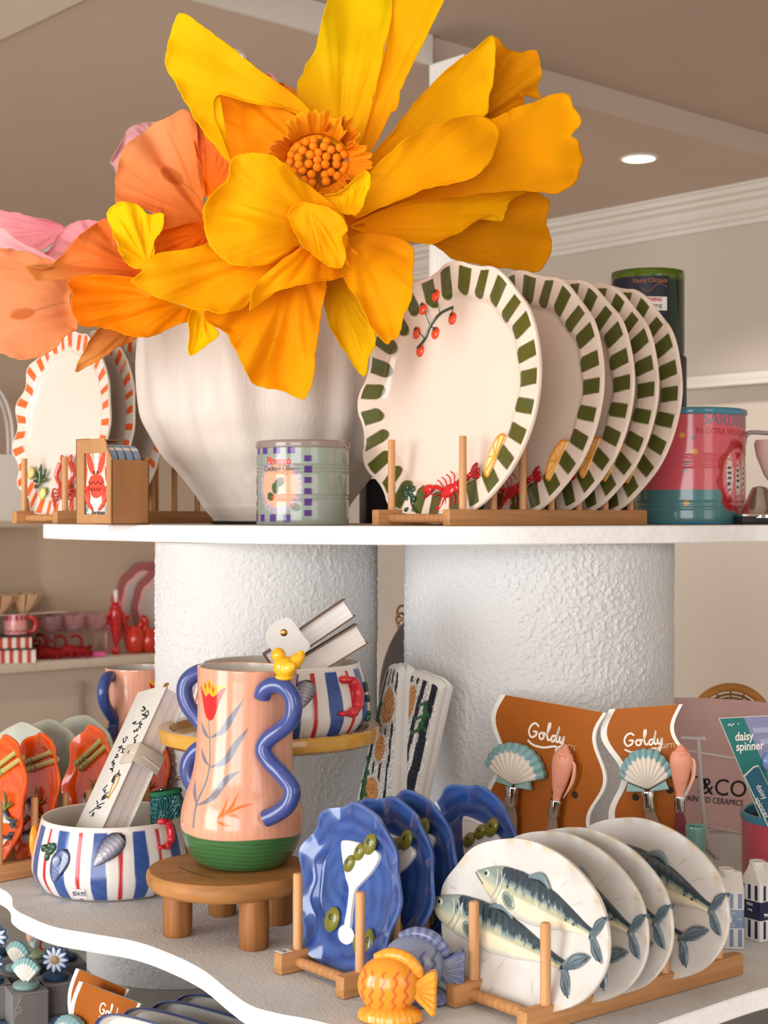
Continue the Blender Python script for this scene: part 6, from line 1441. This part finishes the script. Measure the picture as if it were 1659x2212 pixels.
def shellstop(p, rz, label):
    e = empty('shell_stopper', T(*p, rz=rz), label, 'bottle stopper', 'shell bottle stoppers'); base_disc(e, '7FA09C')
    nth, nr, R, A0 = 88, 20, .026, .95; V = []; C = []
    for i in range(nr):
        t = i/(nr-1)
        for j in range(nth):
            a_ = -A0+2*A0*j/(nth-1); rib = abs(math.sin((a_+A0)/(2*A0)*9*PI))**.6; r_ = R*(.12+.88*t)*(1+.03*rib*(t > .6))
            V.append((r_*math.sin(a_)*.86, -.001-.006*math.sin(t*3.0)**.6*(1-.5*abs(a_/A0)**2)-.0014*rib*t, .004+r_*math.cos(a_)*1.2)); C.append(lin('8AB4B4') if t > .74 else lin('E9E2D8')*(.86+.14*rib))
    V = np.array(V); B = V.copy(); B[:, 1] = .002; C = np.array(C); k = K()
    k.add(np.vstack([V, B]), gridfaces(nr, nth)+gridfaces(nr, nth, off=nr*nth, flip=True)+[((nr-1)*nth+j, nr*nth+(nr-1)*nth+j, nr*nth+(nr-1)*nth+j+1, (nr-1)*nth+j+1) for j in range(nth-1)], lambda v: np.vstack([C, C])); k.build('shell', SATIN, e)
def beachball(p, label):
    e = empty('umbrella_stopper', T(*p, rz=.3), label, 'bottle stopper'); base_disc(e, 'A9B890')
    def bc(V): s_ = np.sin(np.arctan2(V[:, 0], V[:, 2]-.024)*3); c = np.tile(lin('7FA6B4'), (len(V), 1)); c = over(c, (s_ > .2).astype(float), 'D9A890'); return over(c, (s_ < -.6).astype(float), 'E6DDD0')
    k = K(); k.ell((-.002, 0, .024), (.010, .006, .015), bc, (0, -.3, 0), 14, 24); k.build('shade', SATIN, e); k = K(); k.tube([(.004, 0, .012), (.007, 0, .006)], .0018, 'C4452E', 8); k.build('handle', SATIN, e)
B_ = [((57, 2125), 1.815, .45, 'front grey block nearest the orange cards, below the front shell stopper'), ((120, 2110), 1.850, .45, 'grey block at the right, below the clear daisy stopper'),
      ((-20, 2125), 1.835, .45, 'grey block at the left picture edge in the front row'), ((40, 2095), 1.885, .45, 'grey block in the middle row under the rear shell stopper'),
      ((-10, 2065), 1.95, .45, 'grey block in the back row at the left picture edge'), ((78, 2075), 1.945, .45, 'grey block in the back row under the small umbrella stopper'), ((140, 2080), 1.93, .45, 'grey block in the back row at the far right of the tray')]
tops = [grey_block(p_[0], p_[1], d, rz, lb) for p_, d, rz, lb in B_]
shellstop(tops[0], -.25, 'front cream and teal shell stopper on a grey block'); daisy(tops[1], -.1, 'blue and white daisy stopper on the right grey block, full face showing')
daisy(tops[2], -.2, 'blue daisy stopper lowest at the left picture edge'); shellstop(tops[3], -.5, 'rear cream and teal shell stopper just behind the front one')
daisy(tops[4], -.1, 'blue daisy stopper highest at the left picture edge'); beachball(tops[5], 'small round striped umbrella stopper on a pale green base'); daisy(tops[6], 1.35, 'blue daisy stopper seen edge on behind the right daisy')
# orange cards lower left
def lowcard(px0, py0, px1, py1, d, label, sh):
    a, b = P(px0, py0, d), P(px1, py1, d-.07); b.z = a.z-.002; M = frame(a, b-a, (-.02, .10, 1)); W = (b-a).length
    return gift_card(M, W, .115, label, 'orange gift cards on the bottom shelf', (.55, -.022, .040), waves=1.9), M
_, ML1 = lowcard(165, 2092, 275, 2138, 1.755, 'orange gift card farther back on the bottom shelf, logo half covered', 0)
_, ML2 = lowcard(172, 2120, 300, 2165, 1.70, 'orange gift card in front on the bottom shelf, beside the navy rimmed dishes', 0)
shell_spreader(ML2 @ T(0, -.004, 0), .002, -.054, .026, 'cream and teal scallop shell spreader at the bottom left on the front orange card', bladeL=.03)
shell_spreader(ML2 @ T(0, -.010, 0), .036, -.074, .026, 'cream and teal scallop shell spreader cut off by the bottom picture edge', bladeL=.02)
k = K(); k.prism([(0, 0), (.16, 0), (.16, .02), (0, .02)], 0, .10, 'B0621C', .001)
tag(k.build('card_stack', PAPERM, None, T(X(10, 1.72), 1.70, ZB+.0005)), 'flat orange card stack lying below the blue pedestal tray', 'card')
# navy rimmed dishes standing in a row
def dish_mesh():
    n = 96; a = np.arange(n)*2*PI/n; m = 5.0
    rr = 1/((np.abs(np.cos(a))**m+np.abs(np.sin(a))**m)**(1/m)); W_, H_ = .150, .058
    rings = []; cols = []
    for t, y, c in ((.01, .014, 0), (.5, .014, 0), (.8, .014, 0), (.88, .012, 0), (.93, .005, 0), (.955, .001, 1), (.985, -.001, 1), (1.0, .001, 1), (.99, .004, 1), (.92, .012, 0), (.86, .018, 0), (.01, .018, 0)):
        ix = W_-(1-t)*H_ if t > .4 else W_*t; iz = H_*t; rings.append(np.column_stack([ix*rr*np.cos(a), np.full(n, y), iz*rr*np.sin(a)])); cols += [c]*n
    V = np.array(rings).reshape(-1, 3); C = np.where(np.array(cols)[:, None] == 1, lin('2F4684'), lin('DDDCD6')); k = K(); k.add(V, gridfaces(len(rings), n, True, flip=True), lambda v: C); return k
dk = dish_mesh(); dish = dk.build('fish_dish', GLAZEW)
k = K(); k.ell((-.03, .013, -.004), (.085, .006, .022), '1D2126', (0, .0, 0), 16, 30); k.ell((-.10, .013, .0), (.022, .005, .014), '4A5560'); k.tube([(.04, .012, -.004), (.075, .010, .006), (.095, .010, .016)], [.010, .008, .004], '1D2126', 10, 4); k.build('fish_relief', GLAZE, dish)['label'] = 'dark fish'
for i, ((px, py), d, lb) in enumerate([((212, 2176), 1.585, 'navy rimmed fish dish nearest at the bottom of the picture'), ((270, 2163), 1.615, 'navy rimmed fish dish second from the front of the row'), ((333, 2149), 1.650, 'navy rimmed fish dish in the middle of the row'),
                                     ((385, 2134), 1.690, 'navy rimmed fish dish second from the back of the row'), ((447, 2131), 1.715, 'navy rimmed fish dish at the very back, mostly under the shelf edge')]):
    ux = Vector((.80, -.60, 0)); top = P(px, py, d); zz = Vector((-.40, .25, .9)); M0 = frame((0, 0, 0), ux, zz); M0 = M0 @ Matrix.Rotation(.02, 4, 'Y')
    off = M0 @ Vector((-.140, 0, .056)); M = Matrix.Translation(top-off) @ M0
    if i == 0: dish.matrix_world = M; tag(dish, lb, 'dish', 'navy rimmed fish dishes')
    else: dup(dish, M, lb, 'navy rimmed fish dishes')
k = K(); k.box((0, 0, 0), (.30, .16, .012), 'B98A5A', .002)
rk = tag(k.build('dish_riser', WOODX, None, T(-.26, 1.60, ZB+.0065, rz=-.64)), 'low wooden riser under the navy rimmed dishes', 'riser')
# ================= BACKGROUND SHELF =================
WT = zs+.0005
def bgM(px, off=.14, s=1.0, rz=None):
    p = onleft(px, off); return T(p.x, p.y, WT, rz=math.atan2(e1.y, e1.x)-.35 if rz is None else rz, s=s)
def bd_(px, off=.14): return onleft(px, off).y
def pxm(n, px, off=.14): return n*bd_(px, off)/FPX      # pixels to metres at that spot
# scalloped pink mirrors
def mirror(px, off, label, R, py):
    e = empty('scalloped_mirror', bgM(px, off), label, 'mirror', 'scalloped pink mirrors'); n = 160; a = np.arange(n)*2*PI/n; zc = R*1.1
    for nm, s_, y0, y1, col, amp in (('frame', 1, .0, .02, 'A05C5A', .05), ('inner_frame', .80, -.006, .01, 'E0A8A4', .05), ('mirror_glass', .72, -.009, .0, 'BFB3AC', .04)):
        k = K(); rr = R*s_*(1+amp*np.abs(np.sin(a*5))); k.prism(list(zip(rr*np.sin(a)*.8, zc+rr*np.cos(a))), y0, y1, col, .002); k.build(nm, SATIN, e)
mirror(320, .06, 'pink scalloped mirror at the back, left of the two beside the column', .20, 0); mirror(352, .12, 'pink scalloped mirror in front, mostly hidden by the column', .185, 0)
# coupe glasses
def coupe():
    e = empty('pink_coupe', bgM(108), 'pink coupe glass', 'glass'); k = K()
    k.lathe([(.036, 0), (.034, .003), (.006, .006), (.0035, .012), (.0035, .098), (.006, .104), (.03, .118), (.052, .140), (.058, .165), (.0585, .190), (.0565, .190), (.055, .165), (.049, .143), (.02, .122), (.001, .118)], 'FBDCDF', 40, cap1=False); k.build('glass_body', GLASSG, e)
    k = K()
    for q in range(5): k.ell((.045*math.cos(q*1.3), .045*math.sin(q*1.3), .192), .009, 'F3DCDC', nu=8, nv=10)
    k.build('bubble_rim', GLASSG, e); return e
cps = [(108, .16, 'leftmost'), (136, .08, 'second from left'), (158, .17, 'middle'), (184, .09, 'second from right'), (206, .17, 'rightmost')]
c0 = coupe()
for i, (px, off, w_) in enumerate(cps):
    M = bgM(px, off); lb = 'pink coupe glass on the wall shelf, '+w_+' of the five'
    if i == 0: c0.matrix_world = M; c0['label'] = lb; c0['group'] = 'pink coupe glasses'
    else: dup(c0, M, lb, 'pink coupe glasses')
e = empty('candle_holder', bgM(230, .10), 'pale pink ribbed candle holder behind the red prawn figure', 'candle holder'); k = K(); k.lathe([(.035, 0), (.034, .004), (.01, .01), (.009, .09), (.022, .10), (.024, .108), (.014, .113), (.024, .12), (.024, .128), (.014, .133), (.022, .14), (.02, .15)], 'E2A0A0', 36); k.build('body', GLAZE, e)
# hanging-lobster style bottle: upright red prawn with a clear neck
e = empty('prawn_bottle', bgM(250, .20), 'upright red prawn shaped bottle with a pale stopper on the wall shelf', 'bottle'); h_ = .26
k = K(); k.tube([(0, 0, .035), (.003, 0, .07), (.0, 0, .13), (-.002, 0, .18), (0, 0, .22), (0, 0, .245)], [.008, .017, .026, .032, .028, .010], 'B81E22', 20, 6)
for i in range(6): k.ell((.001, 0, .06+i*.022), (.019+.0025*i, .019+.0025*i, .007), 'A0161A')
for sg in (-1, 1): k.tube([(sg*.02, -.01, .2), (sg*.036, -.01, .185), (sg*.038, 0, .14)], [.009, .008, .003], 'C4282A', 8, 4); k.tube([(sg*.014, -.015, .225), (sg*.022, -.015, .26), (sg*.018, -.01, .285)], [.006, .006, .002], 'C4282A', 8, 4)
k.build('body', GLAZE, e); k = K()
for q in (-.5, 0, .5): k.ell((.018*math.sin(q)*1.5, 0, .02), (.009, .004, .020), 'B81E22', (0, q, 0))
k.lathe([(.02, 0), (.018, .004), (.004, .01)], 'A0161A', 20); k.build('tail', GLAZE, e)
k = K(); k.lathe([(.010, .245), (.011, .25), (.012, .30), (.011, .302)], 'E8DCD4', 24); k.build('stopper', GLAZE, e)
# red lobster vases
def lobster_vase(px, off, label, s):
    e = empty('lobster_vase', bgM(px, off, s), label, 'vase', 'red lobster vases'); k = K(); k.lathe([(.028, 0), (.04, .01), (.052, .05), (.05, .09), (.036, .12), (.034, .135), (.028, .135), (.03, .12), (.04, .05)], 'C03020', 44, cap1=False, rfun=lambda a, z: 1+.05*np.sin(a*6+z*60)); k.build('body', GLAZE, e)
    for sg in (-1, 1): k = K(); k.tube([(sg*.03, -.01, .10), (sg*.052, -.01, .13), (sg*.048, -.01, .165), (sg*.03, -.01, .19)], [.012, .014, .018, .005], 'B4261C', 12, 5); k.build('claw', GLAZE, e)
    k = K()
    for i in range(4): k.tube([(-.045, -.02, .10-.012*i), (-.07, -.03, .11-.010*i), (-.085, -.03, .105-.012*i)], .003, 'B4261C', 6, 3)
    k.build('legs', GLAZE, e)
lobster_vase(292, .20, 'red ceramic lobster vase, left of the two near the column', .95); lobster_vase(322, .22, 'red ceramic lobster vase, right one touching the column edge', .85)
# dark red lobster hair claws / napkin rings
def claw(px, off, label, s=1, rz=0):
    e = empty('lobster_claw_clip', bgM(px, off, s, rz), label, 'hair clip', 'dark red lobster clips'); k = K(); col = '8E1418'
    k.tube([(-.07, 0, .03), (-.03, 0, .034), (.02, 0, .034), (.07, 0, .026), (.10, 0, .02)], [.018, .028, .027, .02, .01], col, 14, 6)
    rs_ = random.Random(px)
    for i in range(26): a_ = rs_.uniform(0, PI); x_ = rs_.uniform(-.08, .1); k.ell((x_, .024*math.cos(a_)*-1, .03+.022*math.sin(a_)), (.006, .006, .012), '7A1014', (rs_.uniform(-1, 1), rs_.uniform(-1, 1), 0), 6, 8)
    k.build('body', MATTE, e)
    for x0 in (-.045, .028):
        k = K(); k.tube([(x0+.03*math.cos(q)-.012, -.008, .075+.034*math.sin(q)) for q in np.linspace(-2.2, 2.4, 16)], [.007]*13+[.009, .008, .003], '7E1216', 10, 2); k.build('pincer', MATTE, e)
    for i in range(5): k = K(); k.tube([(-.06+i*.03, -.02, .03), (-.07+i*.034, -.045, .026), (-.075+i*.036, -.05, .002)], .0045, col, 8, 3); k.build('leg', MATTE, e)
claw(155, .235, 'dark red lobster clip with two curved pincers, front right on the wall shelf', .95, .25); claw(100, .20, 'dark red lobster clip in the middle behind the pincers one', .8, .2); claw(82, .13, 'dark red lobster clip piled highest beside the pink cup', 1.0, -.3)
k = K(); k.box((0, 0, .012), (.075, .05, .022), 'D85A9A', .003); k.box((-.042, 0, .012), (.014, .05, .022), 'E89A80', .003)
tag(k.build('soap_bar', SATIN, None, bgM(208, .25)), 'bright pink small box on the wall shelf edge', 'box')
def striped_box(px, off, z0, label, W=.20, H=.055):
    M = bgM(px, off, 1, .30); M.translation.z += z0; e = empty('striped_gift_box', M, label, 'box', 'red and white striped boxes')
    def st_(V): c = np.tile(lin('E9E0D8'), (len(V), 1)); return over(c, (np.sin(V[:, 0]*2*PI/.038) > 0).astype(float), 'C2503E')
    k = K(); n = 140; xs = np.linspace(-W/2, W/2, n); rings = [np.array([(x, -.07, 0), (x, .07, 0), (x, .07, H), (x, -.07, H)]) for x in xs]; k.loft(rings, st_); k.build('body', MATTE, e, smooth=False)
    k = K(); k.box((0, -.001, H), (W+.004, .146, .006), '4A3A34', .001); k.build('lid_edge', MATTE, e, smooth=False)
striped_box(18, .20, 0, 'red and white striped box at the bottom of the stack on the wall shelf', .23, .060); striped_box(14, .18, .064, 'red and white striped box in the middle, under the pink mug', .21, .050)
M = bgM(34, .18, 1, .2); M.translation.z += .119; e = empty('pink_mug', M, 'pink scalloped mug with dark red windows and chilli handle', 'mug')
def mg(V): a = np.arctan2(V[:, 0], -V[:, 1]); c = np.tile(lin('DE9A98'), (len(V), 1)); c = over(c, (V[:, 2] > .062).astype(float), 'D9707A'); c = over(c, ((np.sin(a*14) > .25) & (V[:, 2] > .066) & (V[:, 2] < .085)).astype(float), '6E1A22'); return over(c, (np.abs(V[:, 2]-.016-.004*np.sin(a*12)) < .003).astype(float), 'B02A30')
k = K(); k.lathe([(.048, 0)]+[(.052+.001*math.sin(q*40), q) for q in np.linspace(.002, .09, 40)]+[(.049, .09), (.047, .02)], mg, 90, cap1=False); k.build('body', GLAZE, e)
k = K(); k.tube([(.05, 0, .075), (.075, 0, .072), (.088, 0, .045), (.078, 0, .015), (.05, 0, .008)], [.009, .013, .013, .012, .008], 'B01E24', 14, 6); k.build('handle', GLAZE, e)
k = K(); k.tube([(.05, 0, .08), (.055, 0, .095)], [.008, .003], '3E6A34', 8); k.build('handle_stem', GLAZE, e)
for i, (px, off, lb) in enumerate(((-4, .16, 'cream bowl with red petals at the left picture edge'), (50, .14, 'cream bowl with red petals standing above the pink mug'))):
    M = bgM(px, off, 1, 0); M.translation.z += .212; e = empty('petal_bowl', M, lb, 'bowl', 'cream bowls with red petals')
    def pb(V): a = np.arctan2(V[:, 0], -V[:, 1]); return over(np.tile(lin('D9B890'), (len(V), 1)), (np.abs(np.sin(a*4)) > .965).astype(float), '9E3020')
    k = K(); k.lathe([(.025, 0), (.028, .003), (.045, .022), (.07, .055), (.085, .085), (.082, .085), (.06, .05), (.001, .01)], pb, 120, cap1=False, rfun=lambda a, z: 1+.03*np.abs(np.sin(a*4))*(z > .02)); k.build('body', GLAZE, e)
k = K(); k.box((0, 0, 0), (.52, .16, .004), 'C9BBAA', .001); k.box((-.24, 0, -.105), (.008, .16, .206), 'C9BBAA'); k.box((.24, .06, -.105), (.008, .04, .206), 'C9BBAA')
M = bgM(20, .13, 1, math.atan2(e1.y, e1.x)); M.translation.z += .209; tag(k.build('shelf_riser', SATIN, None, M), 'thin pale riser lifting the cream petal bowls', 'riser')
# paper carrier bag at far left behind the crab platter
p = onleft(-25, .16); p.z = Z(1128, p.y); e = empty('carrier_bag', T(p.x, p.y, p.z+.0005, rz=.5), 'pale grey paper carrier bag with rope handles at the left edge behind the platters', 'bag')
k = K(); k.box((0, 0, .15), (.30, .09, .30), 'C9C2BA', .003); k.build('body', PAPERM, e, smooth=False)
for y in (-.04, .04): k = K(); k.tube([(-.08, y, .29), (-.075, y, .46), (-.03, y, .58), (.04, y, .58), (.09, y, .46), (.10, y, .29)], .008, 'D9D2CC', 10, 6); k.build('handle', FABRIC, e)
k = K(); k.box((-.55, 0, -.012), (1.5, .28, .024), 'B9AA98', .002); pq = onleft(-25, .142); tag(k.build('bag_shelf', SATIN, None, T(pq.x, pq.y, p.z, rz=math.atan2(e1.y, e1.x))), 'short beige wall shelf carrying the grey carrier bag at the left edge', 'shelf')
